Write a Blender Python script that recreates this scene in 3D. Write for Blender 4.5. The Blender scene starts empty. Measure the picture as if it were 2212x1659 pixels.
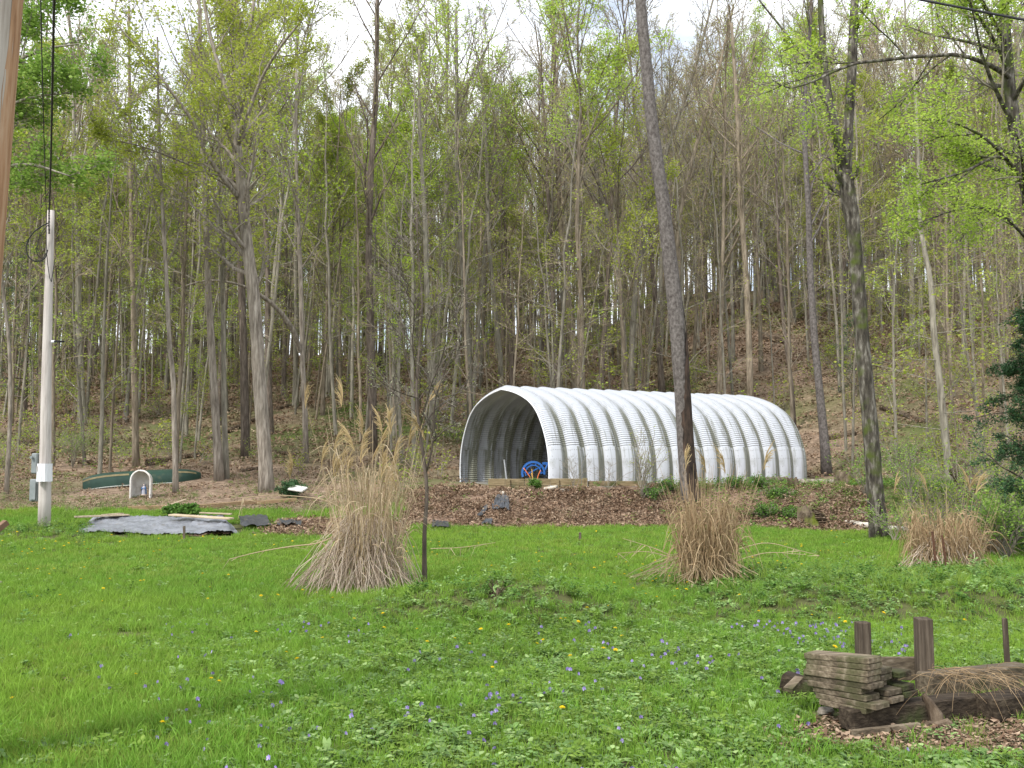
import bpy, math, random
import numpy as np
from mathutils import Vector, Matrix, Euler

R = math.radians
rng = np.random.default_rng(7)
random.seed(7)
scene = bpy.context.scene
COL = scene.collection

# ------------------------------------------------------------------ camera
CAM_Z = 1.6
F = 2125.0                      # focal length in units of a 2212 x 1659 picture
U0, V0, VH = 1106.0, 829.5, 980.0   # picture centre, horizon row
PITCH = math.atan((VH - V0) / F)
cd = bpy.data.cameras.new('camera'); cam = bpy.data.objects.new('camera', cd); COL.objects.link(cam)
cam.location = (0, 0, CAM_Z); cam.rotation_euler = (R(90) + PITCH, 0, 0)
cd.sensor_width = 36.0; cd.lens = 36.0 * F / 2212.0; cd.clip_start = 0.05; cd.clip_end = 2000
scene.camera = cam

# ------------------------------------------------------------------ sky, sun, exposure
SUN_DIR = Vector((-0.50, -0.60, 0.78)).normalized()      # towards the sun
SUN_EL = math.asin(SUN_DIR.z); SUN_AZ = math.atan2(SUN_DIR.x, SUN_DIR.y)
world = bpy.data.worlds.new('World'); scene.world = world; world.use_nodes = True
wn, wl = world.node_tree.nodes, world.node_tree.links
wn.clear()
w_out = wn.new('ShaderNodeOutputWorld'); w_bg = wn.new('ShaderNodeBackground')
sky = wn.new('ShaderNodeTexSky'); sky.sky_type = 'NISHITA'; sky.sun_disc = False
sky.sun_elevation = SUN_EL; sky.sun_rotation = SUN_AZ
sky.air_density = 1.0; sky.dust_density = 1.0
w_tc = wn.new('ShaderNodeTexCoord'); w_map = wn.new('ShaderNodeMapping'); w_map.inputs['Scale'].default_value = (1, 1, 2.2)
w_noise = wn.new('ShaderNodeTexNoise'); w_noise.inputs['Scale'].default_value = 3.2; w_noise.inputs['Detail'].default_value = 7
w_noise.inputs['Roughness'].default_value = 0.55
w_ramp = wn.new('ShaderNodeValToRGB'); w_ramp.color_ramp.elements[0].position = 0.34; w_ramp.color_ramp.elements[1].position = 0.46
w_ramp.color_ramp.elements[0].color = (0.35, 0.35, 0.35, 1)
w_mix = wn.new('ShaderNodeMix'); w_mix.data_type = 'RGBA'
# thin bright cloud with some tone
w_n2 = wn.new('ShaderNodeTexNoise'); w_n2.inputs['Scale'].default_value = 6.0; w_n2.inputs['Detail'].default_value = 6
w_r2 = wn.new('ShaderNodeValToRGB'); w_r2.color_ramp.elements[0].position = .35; w_r2.color_ramp.elements[1].position = .62
w_r2.color_ramp.elements[0].color = (7.6, 8.2, 9.2, 1); w_r2.color_ramp.elements[1].color = (11.2, 11.4, 11.8, 1)
wl.new(w_map.outputs[0], w_n2.inputs['Vector']); wl.new(w_n2.outputs['Fac'], w_r2.inputs[0]); wl.new(w_r2.outputs[0], w_mix.inputs['B'])
wl.new(w_tc.outputs['Generated'], w_map.inputs['Vector']); wl.new(w_map.outputs[0], w_noise.inputs['Vector'])
wl.new(w_noise.outputs['Fac'], w_ramp.inputs[0]); wl.new(w_ramp.outputs[0], w_mix.inputs['Factor'])
wl.new(sky.outputs[0], w_mix.inputs['A']); wl.new(w_mix.outputs['Result'], w_bg.inputs['Color'])
w_bg.inputs['Strength'].default_value = 0.118
wl.new(w_bg.outputs[0], w_out.inputs['Surface'])

sl = bpy.data.lights.new('sun', 'SUN'); sl.energy = 2.6; sl.angle = R(8); sl.color = (1.0, 0.96, 0.91)
so = bpy.data.objects.new('sun', sl); COL.objects.link(so)
so.rotation_euler = SUN_DIR.to_track_quat('Z', 'Y').to_euler(); so.location = (-20, -20, 30)
scene.view_settings.view_transform = 'Standard'; scene.view_settings.look = 'None'
scene.view_settings.exposure = 0.55; scene.view_settings.gamma = 1.0; scene.view_settings.use_curve_mapping = False
scene.cycles.max_bounces = 5; scene.cycles.diffuse_bounces = 3; scene.cycles.transmission_bounces = 4
scene.cycles.transparent_max_bounces = 4; scene.cycles.glossy_bounces = 2
scene.cycles.caustics_reflective = False; scene.cycles.caustics_refractive = False

# ------------------------------------------------------------------ helpers
FWD = np.array([0, math.cos(PITCH), math.sin(PITCH)]); UPV = np.array([0, -math.sin(PITCH), math.cos(PITCH)])
def P(u, v, Y):
    """Point of the place seen at (u, v) of the 2212 x 1659 picture, Y metres in front of the camera."""
    d = FWD + np.array([(u - U0) / F, 0, 0]) + UPV * (-(v - V0) / F)
    p = d * (Y / d[1]); p[2] += CAM_Z
    return p
def X(u, Y): return (u - U0) / F * Y          # close enough: sideways metres
def sm(a, b, t):
    t = np.clip((t - a) / (b - a), 0, 1); return t * t * (3 - 2 * t)
def softp(t, k): return k * np.logaddexp(0, t / k)
_ph = np.random.default_rng(3).uniform(0, 6.28, (4, 9)); _fr = np.random.default_rng(4).normal(0, 1, (4, 9, 2))
def wav(x, y, s, o=0):
    """Smooth pseudo-noise, about -1..1, features about s metres."""
    r = 0
    for k in range(9):
        r = r + np.sin((x * _fr[o, k, 0] + y * _fr[o, k, 1]) * 3.0 / s + _ph[o, k])
    return r / 4.0

# terrain -----------------------------------------------------------
def H(x, y):
    x = np.asarray(x, float); y = np.asarray(y, float)
    z = -0.06 * sm(5, 14, y) + 0.02 * wav(x, y, 5) * sm(3, 8, y)
    left = sm(-1.6, -3.6, x)
    zl = 0.06 * sm(19.6, 21.0, y) + 0.24 * sm(20, 25, y) + 0.45 * sm(24.5, 31, y)
    foot = 22.4 - 0.42 * np.maximum(0, x - 4.5)
    foot = np.maximum(foot, 18.0)
    zr = 0.78 * sm(foot, foot + 3.5, y)
    z = z + left * zl + (1 - left) * zr
    # hill
    y0 = 31.5 + 7.0 * np.exp(-((x - 6) / 5.5) ** 2) - 2.0 * sm(10, 16, x)
    s = 0.20 + 0.085 * sm(-14, 18, x)
    t = y - y0
    yr = 84 + 4 * np.sin(x * 0.06)
    z = z + s * (softp(t, 1.8) - 1.12 * softp(t - (yr - y0), 5.0))
    z = z + 0.22 * wav(x, y, 9, 1) * sm(34, 48, y) + 0.05 * wav(x, y, 1.6, 2) * sm(30, 36, y)
    # flat pad under the hut
    lx = (x + 0.316) * 0.8634 + (y - 28.9) * 0.5045; ly = -(x + 0.316) * 0.5045 + (y - 28.9) * 0.8634
    pad = sm(-1.2, 0.0, lx) * sm(11.2, 9.9, lx) * sm(-4.0, -2.9, ly) * sm(4.2, 3.0, ly)
    z = z * (1 - pad) + 0.68 * pad
    # mound with weeds, weed bank, rough edge by the pole
    z = z + 0.30 * np.exp(-(((x + 0.15) / 1.25) ** 2 + ((y - 10.4) / 0.95) ** 2)) * (1 + 0.25 * wav(x, y, .6, 2))
    z = z + 0.20 * sm(1.6, 3.2, x + 0.25 * (y - 11)) * sm(9.2, 10.6, y) * sm(13.8, 12.2, y) * (1 + 0.3 * wav(x, y, .9, 3))
    z = z + 0.16 * np.exp(-(((x + 9.4) / 1.6) ** 2 + ((y - 19.6) / 1.3) ** 2))
    z = z + 0.05 * wav(x, y, .8, 3) * sm(foot - .2, foot + .8, y) * sm(30, 27, y) * (1 - left)
    return z
def Hs(x, y): return float(H(x, y))
def G(u, v):
    """Where the sight line through (u, v) meets the ground."""
    Y = np.linspace(3.5, 120, 6000)
    d = FWD + np.array([(u - U0) / F, 0, 0]) + UPV * (-(v - V0) / F)
    z = CAM_Z + d[2] / d[1] * Y; x = d[0] / d[1] * Y
    below = np.nonzero(z <= H(x, Y))[0]
    k = below[0] if len(below) else len(Y) - 1
    return np.array([x[k], Y[k], Hs(x[k], Y[k])])

# mesh building -----------------------------------------------------
class MB:
    """Collects vertices, faces, uv and a per-vertex value v; build() links ONE mesh object."""
    def __init__(s): s.v = []; s.f = []; s.m = []; s.a = []; s.n = 0; s.uv = {}
    def add(s, verts, faces, mat=0, val=0.5):
        verts = np.asarray(verts, float).reshape(-1, 3); faces = np.asarray(faces, np.int64)
        s.v.append(verts); s.f.append(faces + s.n); s.m.append(np.full(len(faces), mat, np.int32))
        s.a.append(np.broadcast_to(np.asarray(val, float).reshape(-1) if np.ndim(val) else np.full(1, val), (len(verts),)))
        s.n += len(verts); return s
    def box(s, c, size, rot=None, mat=0, val=0.5, jit=0.0, taper=None):
        c = np.asarray(c, float); h = np.asarray(size, float) / 2
        q = np.array([[i, j, k] for i in (-1, 1) for j in (-1, 1) for k in (-1, 1)], float) * h
        if jit: q = q + rng.normal(0, jit, q.shape)
        if rot is not None: q = q @ np.asarray(rot).T
        fs = [[0, 1, 3, 2], [4, 6, 7, 5], [0, 4, 5, 1], [2, 3, 7, 6], [0, 2, 6, 4], [1, 5, 7, 3]]
        return s.add(q + c, fs, mat, val)
    def rbox(s, c, size, rot=None, bev=0.006, mat=0, val=0.5, jit=0.0):
        """Box with chamfered edges."""
        c = np.asarray(c, float); h = np.asarray(size, float) / 2; b = min(bev, h.min() * .45)
        vs = []; idx = {}
        for i in (-1, 1):
            for j in (-1, 1):
                for k in (-1, 1):
                    sg = np.array([i, j, k])
                    for ax in range(3):
                        p = sg * (h - b); p = p.astype(float); p[ax] = sg[ax] * h[ax]
                        idx[(i, j, k, ax)] = len(vs); vs.append(p)
        q = np.array(vs)
        if jit: q = q + rng.normal(0, jit, q.shape)
        quads = []; tris = []
        for ax in range(3):
            o = [a for a in range(3) if a != ax]
            for sgn in (-1, 1):
                ring = []
                for (a, b2) in ((-1, -1), (1, -1), (1, 1), (-1, 1)):
                    key = [0, 0, 0]; key[ax] = sgn; key[o[0]] = a; key[o[1]] = b2
                    ring.append(idx[(*key, ax)])
                quads.append(ring if (sgn == 1) == (ax != 1) else ring[::-1])
            a0, a1 = o
            for s0 in (-1, 1):
                for s1 in (-1, 1):
                    k1 = [0, 0, 0]; k1[a0] = s0; k1[a1] = s1; k2 = list(k1); k1[ax] = -1; k2[ax] = 1
                    quads.append([idx[(*k1, a0)], idx[(*k2, a0)], idx[(*k2, a1)], idx[(*k1, a1)]])
        for i in (-1, 1):
            for j in (-1, 1):
                for k in (-1, 1): tris.append([idx[(i, j, k, 0)], idx[(i, j, k, 1)], idx[(i, j, k, 2)]])
        if rot is not None: q = q @ np.asarray(rot).T
        n0 = s.n; s.add(q + c, quads, mat, val)
        s.v.append(np.zeros((0, 3))); s.f.append(np.asarray(tris) + n0); s.m.append(np.full(len(tris), mat, np.int32)); s.a.append(np.zeros(0))
        return s
    def tubes(s, paths, radii, sides=6, mat=0, val=0.5, cap=False, rough=0.0):
        """paths (B,n,3), radii (B,n)."""
        p = np.asarray(paths, float); r = np.asarray(radii, float)
        if p.ndim == 2: p = p[None]; r = np.broadcast_to(r, (1, p.shape[1]))
        B, n, _ = p.shape
        t = np.gradient(p, axis=1); t /= np.linalg.norm(t, axis=2, keepdims=True) + 1e-9
        ref = np.tile(np.array([1.0, 0.03, 0.02]), (B, 1)); mt = t.mean(1)
        ref[np.abs(mt[:, 0]) > 0.75] = (0.02, 1.0, 0.03)
        a = np.cross(t, ref[:, None, :]); a /= np.linalg.norm(a, axis=2, keepdims=True) + 1e-9
        b = np.cross(t, a)
        th = np.arange(sides) / sides * 2 * np.pi
        rr = r[:, :, None]
        if rough: rr = rr * (1 + rng.normal(0, rough, (B, n, sides)))
        else: rr = np.broadcast_to(rr, (B, n, sides))
        v = p[:, :, None, :] + rr[..., None] * (np.cos(th)[None, None, :, None] * a[:, :, None, :] + np.sin(th)[None, None, :, None] * b[:, :, None, :])
        i = np.arange(B)[:, None, None] * n * sides; j = np.arange(n - 1)[None, :, None] * sides; k = np.arange(sides)[None, None, :]; k2 = (k + 1) % sides
        f = np.stack([i + j + k, i + j + k2, i + j + sides + k2, i + j + sides + k], -1).reshape(-1, 4)
        if np.ndim(val) == 1 and len(val) == B and B > 1: val = np.repeat(val, n * sides)
        n0 = s.n; s.add(v.reshape(-1, 3), f, mat, val)
        if cap and sides > 2:
            caps = []
            for q in range(B):
                base = n0 + q * n * sides
                caps.append([base + x for x in range(sides)][::-1]); caps.append([base + (n - 1) * sides + x for x in range(sides)])
            s.v.append(np.zeros((0, 3))); s.f.append(np.asarray(caps)); s.m.append(np.full(len(caps), mat, np.int32)); s.a.append(np.zeros(0))
        return s
    def strips(s, paths, widths, mat=0, val=0.5, up=None):
        """Flat ribbons: paths (B,n,3), widths (B,n)."""
        p = np.asarray(paths, float); w = np.asarray(widths, float)
        B, n, _ = p.shape
        t = np.gradient(p, axis=1); t /= np.linalg.norm(t, axis=2, keepdims=True) + 1e-9
        ref = rng.normal(0, 1, (B, 1, 3)) if up is None else np.broadcast_to(np.asarray(up, float), (B, 1, 3))
        a = np.cross(t, ref); a /= np.linalg.norm(a, axis=2, keepdims=True) + 1e-9
        v = np.stack([p - a * w[..., None] / 2, p + a * w[..., None] / 2], 2)
        i = np.arange(B)[:, None] * n * 2; j = np.arange(n - 1)[None, :] * 2
        f = np.stack([i + j, i + j + 1, i + j + 3, i + j + 2], -1).reshape(-1, 4)
        if np.ndim(val) == 1 and len(val) == B: val = np.repeat(val, n * 2)
        return s.add(v.reshape(-1, 3), f, mat, val)
    def leaves(s, pos, size, mat=0, val=0.5, flat=0.6, aspect=0.55):
        """Kite-shaped leaves at pos (B,3)."""
        pos = np.asarray(pos, float); B = len(pos); size = np.broadcast_to(size, (B,))[:, None]
        d = rng.normal(0, 1, (B, 3)); d[:, 2] *= 1 - flat; d /= np.linalg.norm(d, axis=1, keepdims=True) + 1e-9
        nrm = rng.normal(0, 1, (B, 3)); nrm[:, 2] += 2.5 * flat
        a = np.cross(d, nrm); a /= np.linalg.norm(a, axis=1, keepdims=True) + 1e-9
        v = np.stack([pos, pos + d * size * .45 + a * size * aspect * .5, pos + d * size, pos + d * size * .45 - a * size * aspect * .5], 1)
        f = np.arange(B * 4).reshape(B, 4)
        if np.ndim(val) == 1 and len(val) == B: val = np.repeat(val, 4)
        return s.add(v.reshape(-1, 3), f, mat, val)
    def lathe(s, prof, c=(0, 0, 0), sides=16, mat=0, val=.5, rot=None):
        prof = np.asarray(prof, float); th = np.arange(sides) / sides * 2 * np.pi; n = len(prof)
        v = np.stack([prof[:, None, 0] * np.cos(th), prof[:, None, 0] * np.sin(th), np.repeat(prof[:, 1:2], sides, 1)], -1).reshape(-1, 3)
        if rot is not None: v = v @ np.asarray(rot).T
        j = np.arange(n - 1)[:, None] * sides; k = np.arange(sides)[None]; k2 = (k + 1) % sides
        f = np.stack([j + k, j + k2, j + sides + k2, j + sides + k], -1).reshape(-1, 4)
        return s.add(v + np.asarray(c, float), f, mat, val)
    def grid(s, pts, mat=0, val=0.5, closed=False):
        """pts (a,b,3) as a sheet."""
        pts = np.asarray(pts, float); a, b, _ = pts.shape
        i = np.arange(a - 1)[:, None] * b; j = np.arange(b - 1)[None]
        f = np.stack([i + j, i + j + 1, i + b + j + 1, i + b + j], -1).reshape(-1, 4)
        return s.add(pts.reshape(-1, 3), f, mat, val)
    def mesh(s, name, mats, smooth=False, uv=None):
        me = bpy.data.meshes.new(name)
        V = np.concatenate(s.v) if s.v else np.zeros((0, 3))
        me.vertices.add(len(V)); me.vertices.foreach_set('co', V.astype(np.float32).ravel())
        loops = np.concatenate([f.ravel() for f in s.f]); tot = np.concatenate([np.full(len(f), f.shape[1]) for f in s.f])
        start = np.concatenate([[0], np.cumsum(tot)[:-1]])
        me.loops.add(len(loops)); me.loops.foreach_set('vertex_index', loops.astype(np.int32))
        me.polygons.add(len(tot)); me.polygons.foreach_set('loop_start', start.astype(np.int32))
        for m in (mats if isinstance(mats, (list, tuple)) else [mats]): me.materials.append(m)
        me.polygons.foreach_set('material_index', np.concatenate(s.m))
        if smooth: me.polygons.foreach_set('use_smooth', np.ones(len(tot), bool))
        else: me.polygons.foreach_set('use_smooth', np.zeros(len(tot), bool))
        at = me.attributes.new('v', 'FLOAT', 'POINT'); at.data.foreach_set('value', np.concatenate(s.a).astype(np.float32))
        if uv is not None:
            l = me.uv_layers.new(name='UVMap'); l.data.foreach_set('uv', np.asarray(uv, np.float32)[loops].ravel())
        me.update(calc_edges=True)
        return me
    def build(s, name, mats, parent=None, smooth=False, loc=None, uv=None):
        return link(name, s.mesh(name, mats, smooth, uv), parent, loc)
def link(name, me, parent=None, loc=None):
    o = bpy.data.objects.new(name, me); COL.objects.link(o)
    if parent is not None: o.parent = parent
    if loc is not None: o.location = loc
    return o
def tag(o, label=None, cat=None, group=None, kind=None):
    if label: o['label'] = label
    if cat: o['category'] = cat
    if group: o['group'] = group
    if kind: o['kind'] = kind
    return o
def thing(name, label, cat, loc=(0, 0, 0), rz=0, group=None):
    o = bpy.data.objects.new(name, None); COL.objects.link(o); o.empty_display_size = .1
    o.location = loc; o.rotation_euler = (0, 0, rz)
    return tag(o, label, cat, group)
def rotz(a): c, s_ = math.cos(a), math.sin(a); return np.array([[c, -s_, 0], [s_, c, 0], [0, 0, 1]])
def rotx(a): c, s_ = math.cos(a), math.sin(a); return np.array([[1, 0, 0], [0, c, -s_], [0, s_, c]])
def roty(a): c, s_ = math.cos(a), math.sin(a); return np.array([[c, 0, s_], [0, 1, 0], [-s_, 0, c]])
def resample(pts, n):
    """Smooth curve of n points through pts (k,m)."""
    pts = np.asarray(pts, float); k = len(pts)
    if k == 2:
        t = np.linspace(0, 1, n)[:, None]; return pts[0] * (1 - t) + pts[1] * t
    d = np.concatenate([[0], np.cumsum(np.linalg.norm(np.diff(pts[:, :3], axis=0), axis=1))]); tq = np.linspace(0, d[-1], n)
    m = np.gradient(pts, d, axis=0)
    i = np.clip(np.searchsorted(d, tq) - 1, 0, k - 2); h = (d[i + 1] - d[i])[:, None]; t = ((tq - d[i])[:, None]) / h
    return ((2*t**3 - 3*t**2 + 1) * pts[i] + (t**3 - 2*t**2 + t) * h * m[i] + (-2*t**3 + 3*t**2) * pts[i+1] + (t**3 - t**2) * h * m[i+1])

# materials ---------------------------------------------------------
def M(name, cols, scale=5.0, stretch=(1, 1, 1), detail=6, rough=0.85, bump=0.0, bscale=None, bdist=0.02, spec=0.2, vary=0.0,
      transl=0.0, attr=False, world_mix=None, pos=(0.32, 0.68), metal=0.0, second=None, uvw=False):
    m = bpy.data.materials.new(name); m.use_nodes = True; n, l = m.node_tree.nodes, m.node_tree.links
    bs = n['Principled BSDF']; out = n['Material Output']
    bs.inputs['Roughness'].default_value = rough; bs.inputs['Specular IOR Level'].default_value = spec; bs.inputs['Metallic'].default_value = metal
    tc = n.new('ShaderNodeTexCoord'); mp = n.new('ShaderNodeMapping'); mp.inputs['Scale'].default_value = stretch
    l.new(tc.outputs['Object'], mp.inputs['Vector'])
    nz = n.new('ShaderNodeTexNoise'); nz.inputs['Scale'].default_value = scale; nz.inputs['Detail'].default_value = detail; nz.inputs['Roughness'].default_value = 0.62
    l.new(mp.outputs[0], nz.inputs['Vector'])
    rp = n.new('ShaderNodeValToRGB'); el = rp.color_ramp.elements
    while len(el) < len(cols): el.new(0.5)
    lo, hi = (0.0, 1.0) if attr else pos
    for i, c in enumerate(cols):
        el[i].position = lo + (hi - lo) * i / max(1, len(cols) - 1); el[i].color = (*c, 1)
    if attr:
        a = n.new('ShaderNodeAttribute'); a.attribute_name = 'v'; l.new(a.outputs['Fac'], rp.inputs[0])
    else: l.new(nz.outputs['Fac'], rp.inputs[0])
    col = rp.outputs[0]
    if second:      # (colour, scale, low, high): patches of another colour (moss, rust, dirt)
        n2 = n.new('ShaderNodeTexNoise'); n2.inputs['Scale'].default_value = second[1]; n2.inputs['Detail'].default_value = 5
        l.new(tc.outputs['Object'], n2.inputs['Vector'])
        mr = n.new('ShaderNodeMapRange'); mr.inputs['From Min'].default_value = second[2]; mr.inputs['From Max'].default_value = second[3]
        l.new(n2.outputs['Fac'], mr.inputs['Value'])
        mx = n.new('ShaderNodeMix'); mx.data_type = 'RGBA'; mx.inputs['B'].default_value = (*second[0], 1)
        l.new(mr.outputs[0], mx.inputs['Factor']); l.new(col, mx.inputs['A']); col = mx.outputs['Result']
    if world_mix:   # (colour, scale, low, high): broad patches over the place
        ge = n.new('ShaderNodeNewGeometry'); n3 = n.new('ShaderNodeTexNoise'); n3.inputs['Scale'].default_value = world_mix[1]; n3.inputs['Detail'].default_value = 3
        l.new(ge.outputs['Position'], n3.inputs['Vector'])
        mr = n.new('ShaderNodeMapRange'); mr.inputs['From Min'].default_value = world_mix[2]; mr.inputs['From Max'].default_value = world_mix[3]
        l.new(n3.outputs['Fac'], mr.inputs['Value'])
        mx = n.new('ShaderNodeMix'); mx.data_type = 'RGBA'; mx.inputs['B'].default_value = (*world_mix[0], 1)
        l.new(mr.outputs[0], mx.inputs['Factor']); l.new(col, mx.inputs['A']); col = mx.outputs['Result']
    if vary:
        oi = n.new('ShaderNodeObjectInfo'); mr = n.new('ShaderNodeMapRange'); mr.inputs['To Min'].default_value = 1 - vary; mr.inputs['To Max'].default_value = 1 + vary
        l.new(oi.outputs['Random'], mr.inputs['Value'])
        hs = n.new('ShaderNodeHueSaturation'); l.new(mr.outputs[0], hs.inputs['Value']); l.new(col, hs.inputs['Color']); col = hs.outputs[0]
    l.new(col, bs.inputs['Base Color'])
    if bump:
        nb = n.new('ShaderNodeTexNoise'); nb.inputs['Scale'].default_value = bscale or scale * 2; nb.inputs['Detail'].default_value = 5
        l.new(mp.outputs[0], nb.inputs['Vector'])
        b = n.new('ShaderNodeBump'); b.inputs['Strength'].default_value = bump; b.inputs['Distance'].default_value = bdist
        l.new(nb.outputs['Fac'], b.inputs['Height']); l.new(b.outputs[0], bs.inputs['Normal'])
    if transl:
        tr = n.new('ShaderNodeBsdfTranslucent'); ms = n.new('ShaderNodeMixShader'); ms.inputs[0].default_value = transl
        l.new(col, tr.inputs['Color']); l.new(bs.outputs[0], ms.inputs[1]); l.new(tr.outputs[0], ms.inputs[2]); l.new(ms.outputs[0], out.inputs['Surface'])
    return m
bark_grey = M('bark_grey', [(.115, .10, .078), (.225, .205, .162), (.34, .31, .25)], 13, (1, 1, .16), rough=.95, bump=1.0, bscale=22, vary=.25)
bark_brown = M('bark_brown', [(.10, .08, .056), (.20, .165, .12), (.32, .265, .20)], 14, (1, 1, .15), rough=.95, bump=1.0, bscale=24, vary=.25)
bark_dark = M('bark_dark', [(.055, .045, .036), (.125, .10, .08), (.21, .175, .145)], 14, (1, 1, .18), rough=.95, bump=1.0, bscale=24, vary=.2)
bark_pale = M('bark_pale', [(.12, .10, .08), (.25, .215, .175), (.40, .355, .30)], 15, (1, 1, .13), rough=.95, bump=1.0, bscale=26, bdist=.04)
bark_snag = M('bark_snag', [(.065, .055, .05), (.13, .115, .105), (.20, .18, .168)], 16, (1, 1, .7), rough=.95, bump=.9, bscale=24)
bark_moss = M('bark_moss', [(.025, .021, .017), (.085, .075, .06), (.26, .24, .205)], 13, (1, 1, .28), rough=.95, bump=1.0, bscale=14, bdist=.04,
              second=((.075, .095, .022), 3.5, .52, .68))
twig_tan = M('twig_tan', [(.22, .18, .125), (.34, .28, .20)], 3, rough=.9, vary=.2)
twig_grey = M('twig_grey', [(.18, .16, .125), (.29, .26, .21)], 3, rough=.9, vary=.2)
bud_tan = M('bud_tan', [(.34, .26, .12), (.42, .40, .13), (.40, .48, .11)], attr=True, rough=.8, transl=.3, vary=.15)
leaf_spring = M('leaf_spring', [(.26, .38, .045), (.38, .52, .06), (.50, .60, .09)], attr=True, rough=.6, transl=.55, vary=.12)
leaf_lime = M('leaf_lime', [(.30, .44, .06), (.42, .57, .09), (.54, .66, .14)], attr=True, rough=.6, transl=.5, vary=.08)
leaf_fresh = M('leaf_fresh', [(.16, .28, .05), (.25, .40, .075), (.35, .50, .11)], attr=True, rough=.6, transl=.45, vary=.1)
leaf_olive = M('leaf_olive', [(.27, .34, .045), (.38, .44, .065), (.47, .51, .10)], attr=True, rough=.65, transl=.5, vary=.1)
needle = M('needle', [(.03, .075, .035), (.055, .125, .05), (.10, .19, .075)], attr=True, rough=.6, transl=.15)

# ------------------------------------------------------------------ ground
mat_lawn = M('lawn_soil', [(.055, .055, .025), (.085, .09, .032), (.11, .12, .045)], 3, rough=.95, bump=.6, bscale=9, bdist=.03, world_mix=((.11, .085, .05), 1.1, .60, .75))
mat_litter = M('leaf_litter', [(.075, .048, .032), (.17, .11, .075), (.27, .185, .13), (.36, .27, .20)], 11, rough=.95, bump=.9, bscale=16, bdist=.05, pos=(.28, .74))
mat_floor = M('forest_litter', [(.10, .07, .048), (.20, .142, .098), (.29, .21, .15), (.37, .285, .21)], 5, rough=.95, bump=.8, bscale=9, bdist=.05,
              world_mix=((.085, .115, .028), .16, .46, .66), pos=(.28, .74))
xs = np.concatenate([np.linspace(-400, -60, 18)[:-1], np.linspace(-60, -19, 28)[:-1], np.arange(-19, 19, .16), np.linspace(19, 60, 28), np.linspace(60, 400, 18)[1:]])
ys = np.concatenate([np.linspace(-60, 2.5, 14)[:-1], np.arange(2.5, 33, .16), np.arange(33, 60, .5), np.arange(60, 130, 1.4), np.linspace(130, 700, 20)])
GX, GY = np.meshgrid(xs, ys); GZ = H(GX, GY)
NX, NY = len(xs), len(ys)
def is_bank(x, y):
    foot = np.maximum(22.4 - 0.42 * np.maximum(0, x - 4.5), 18.0) + .12 * wav(x, y, .7, 2)
    c = (x > -2.6) & (y > foot) & (y < 26.6) & (x < 8.5)
    debris = (x > -5.1) & (x <= -2.2) & (y > 19.9 + .15 * wav(x, y, .6)) & (y < 22.3)
    return c | debris
def is_floor(x, y):
    edge = 23.9 + .35 * wav(x, y, 1.4) + .0 * x
    lf = (x <= -2.2) & (y > edge + .8 * sm(-5.2, -2.5, x))
    foot = np.maximum(22.4 - 0.42 * np.maximum(0, x - 4.5), 18.0)
    return lf | ((x > -2.6) & (y >= 26.6)) | ((x >= 8.5) & (y > foot + .3 * wav(x, y, 1.2)))
cx = (GX[:-1, :-1] + GX[1:, 1:]) / 2; cy = (GY[:-1, :-1] + GY[1:, 1:]) / 2
reg = np.where(is_bank(cx, cy), 1, np.where(is_floor(cx, cy), 2, 0))
allv = np.stack([GX, GY, GZ], -1).reshape(-1, 3)
ii = np.arange(NY - 1)[:, None] * NX + np.arange(NX - 1)[None]
quads = np.stack([ii, ii + 1, ii + NX + 1, ii + NX], -1)
for k, (nm, mt) in enumerate((('lawn', mat_lawn), ('leafy_bank', mat_litter), ('forest_floor', mat_floor))):
    f = quads[reg == k]; used = np.unique(f); rem = np.full(len(allv), -1); rem[used] = np.arange(len(used))
    o = MB().add(allv[used], rem[f]).build(nm, mt, smooth=True); tag(o, kind='structure')

# ------------------------------------------------------------------ tree growing
def unit(a): return a / (np.linalg.norm(a, axis=-1, keepdims=True) + 1e-9)
def at_t(paths, t):
    B, n, _ = paths.shape; q = np.clip(t * (n - 1), 0, n - 1 - 1e-6); i = q.astype(int); fr = (q - i)
    return i, fr
def grow(paths, radii, count, t0, t1, length, angle, up=0.1, wig=0.12, n=5, rfrac=.55, rend=.004, flat=0.0, tpow=1.0, lenfall=.5, g=None, rmin=.004):
    """Child branches for every parent in paths (B,m,3): vectorised."""
    g = g or rng
    B, m, _ = paths.shape; N = B * count
    par = np.repeat(np.arange(B), count); j = np.tile(np.arange(count), B)
    tt = ((j + g.uniform(0, 1, N)) / count) ** tpow; t = t0 + (t1 - t0) * tt
    i, fr = at_t(paths, t)
    p = paths[par, i] * (1 - fr)[:, None] + paths[par, i + 1] * fr[:, None]
    tan = unit(paths[par, i + 1] - paths[par, i])
    r = radii[par, i] * (1 - fr) + radii[par, i + 1] * fr
    rv = g.normal(0, 1, (N, 3)); perp = unit(np.cross(tan, rv))
    if flat: perp[:, 2] *= (1 - flat); perp = unit(perp)
    an = R(angle) * g.uniform(.7, 1.3, N)
    d = unit(tan * np.cos(an)[:, None] + perp * np.sin(an)[:, None])
    plen = np.linalg.norm(np.diff(paths, axis=1), axis=2).sum(1)[par] if length < 0 else np.ones(N)
    L = abs(length) * plen * g.uniform(.65, 1.25, N) * (1 - lenfall * tt)
    out = np.zeros((N, n, 3)); out[:, 0] = p; st = (L / (n - 1))[:, None]
    for k in range(1, n):
        d = d + g.normal(0, wig, (N, 3)); d[:, 2] += up; d = unit(d)
        out[:, k] = out[:, k - 1] + d * st
    r0 = np.maximum(r * rfrac, rmin); w = np.linspace(0, 1, n)[None]
    rad = r0[:, None] * (1 - w) + np.minimum(rend, r0)[:, None] * w
    return out, rad
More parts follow.
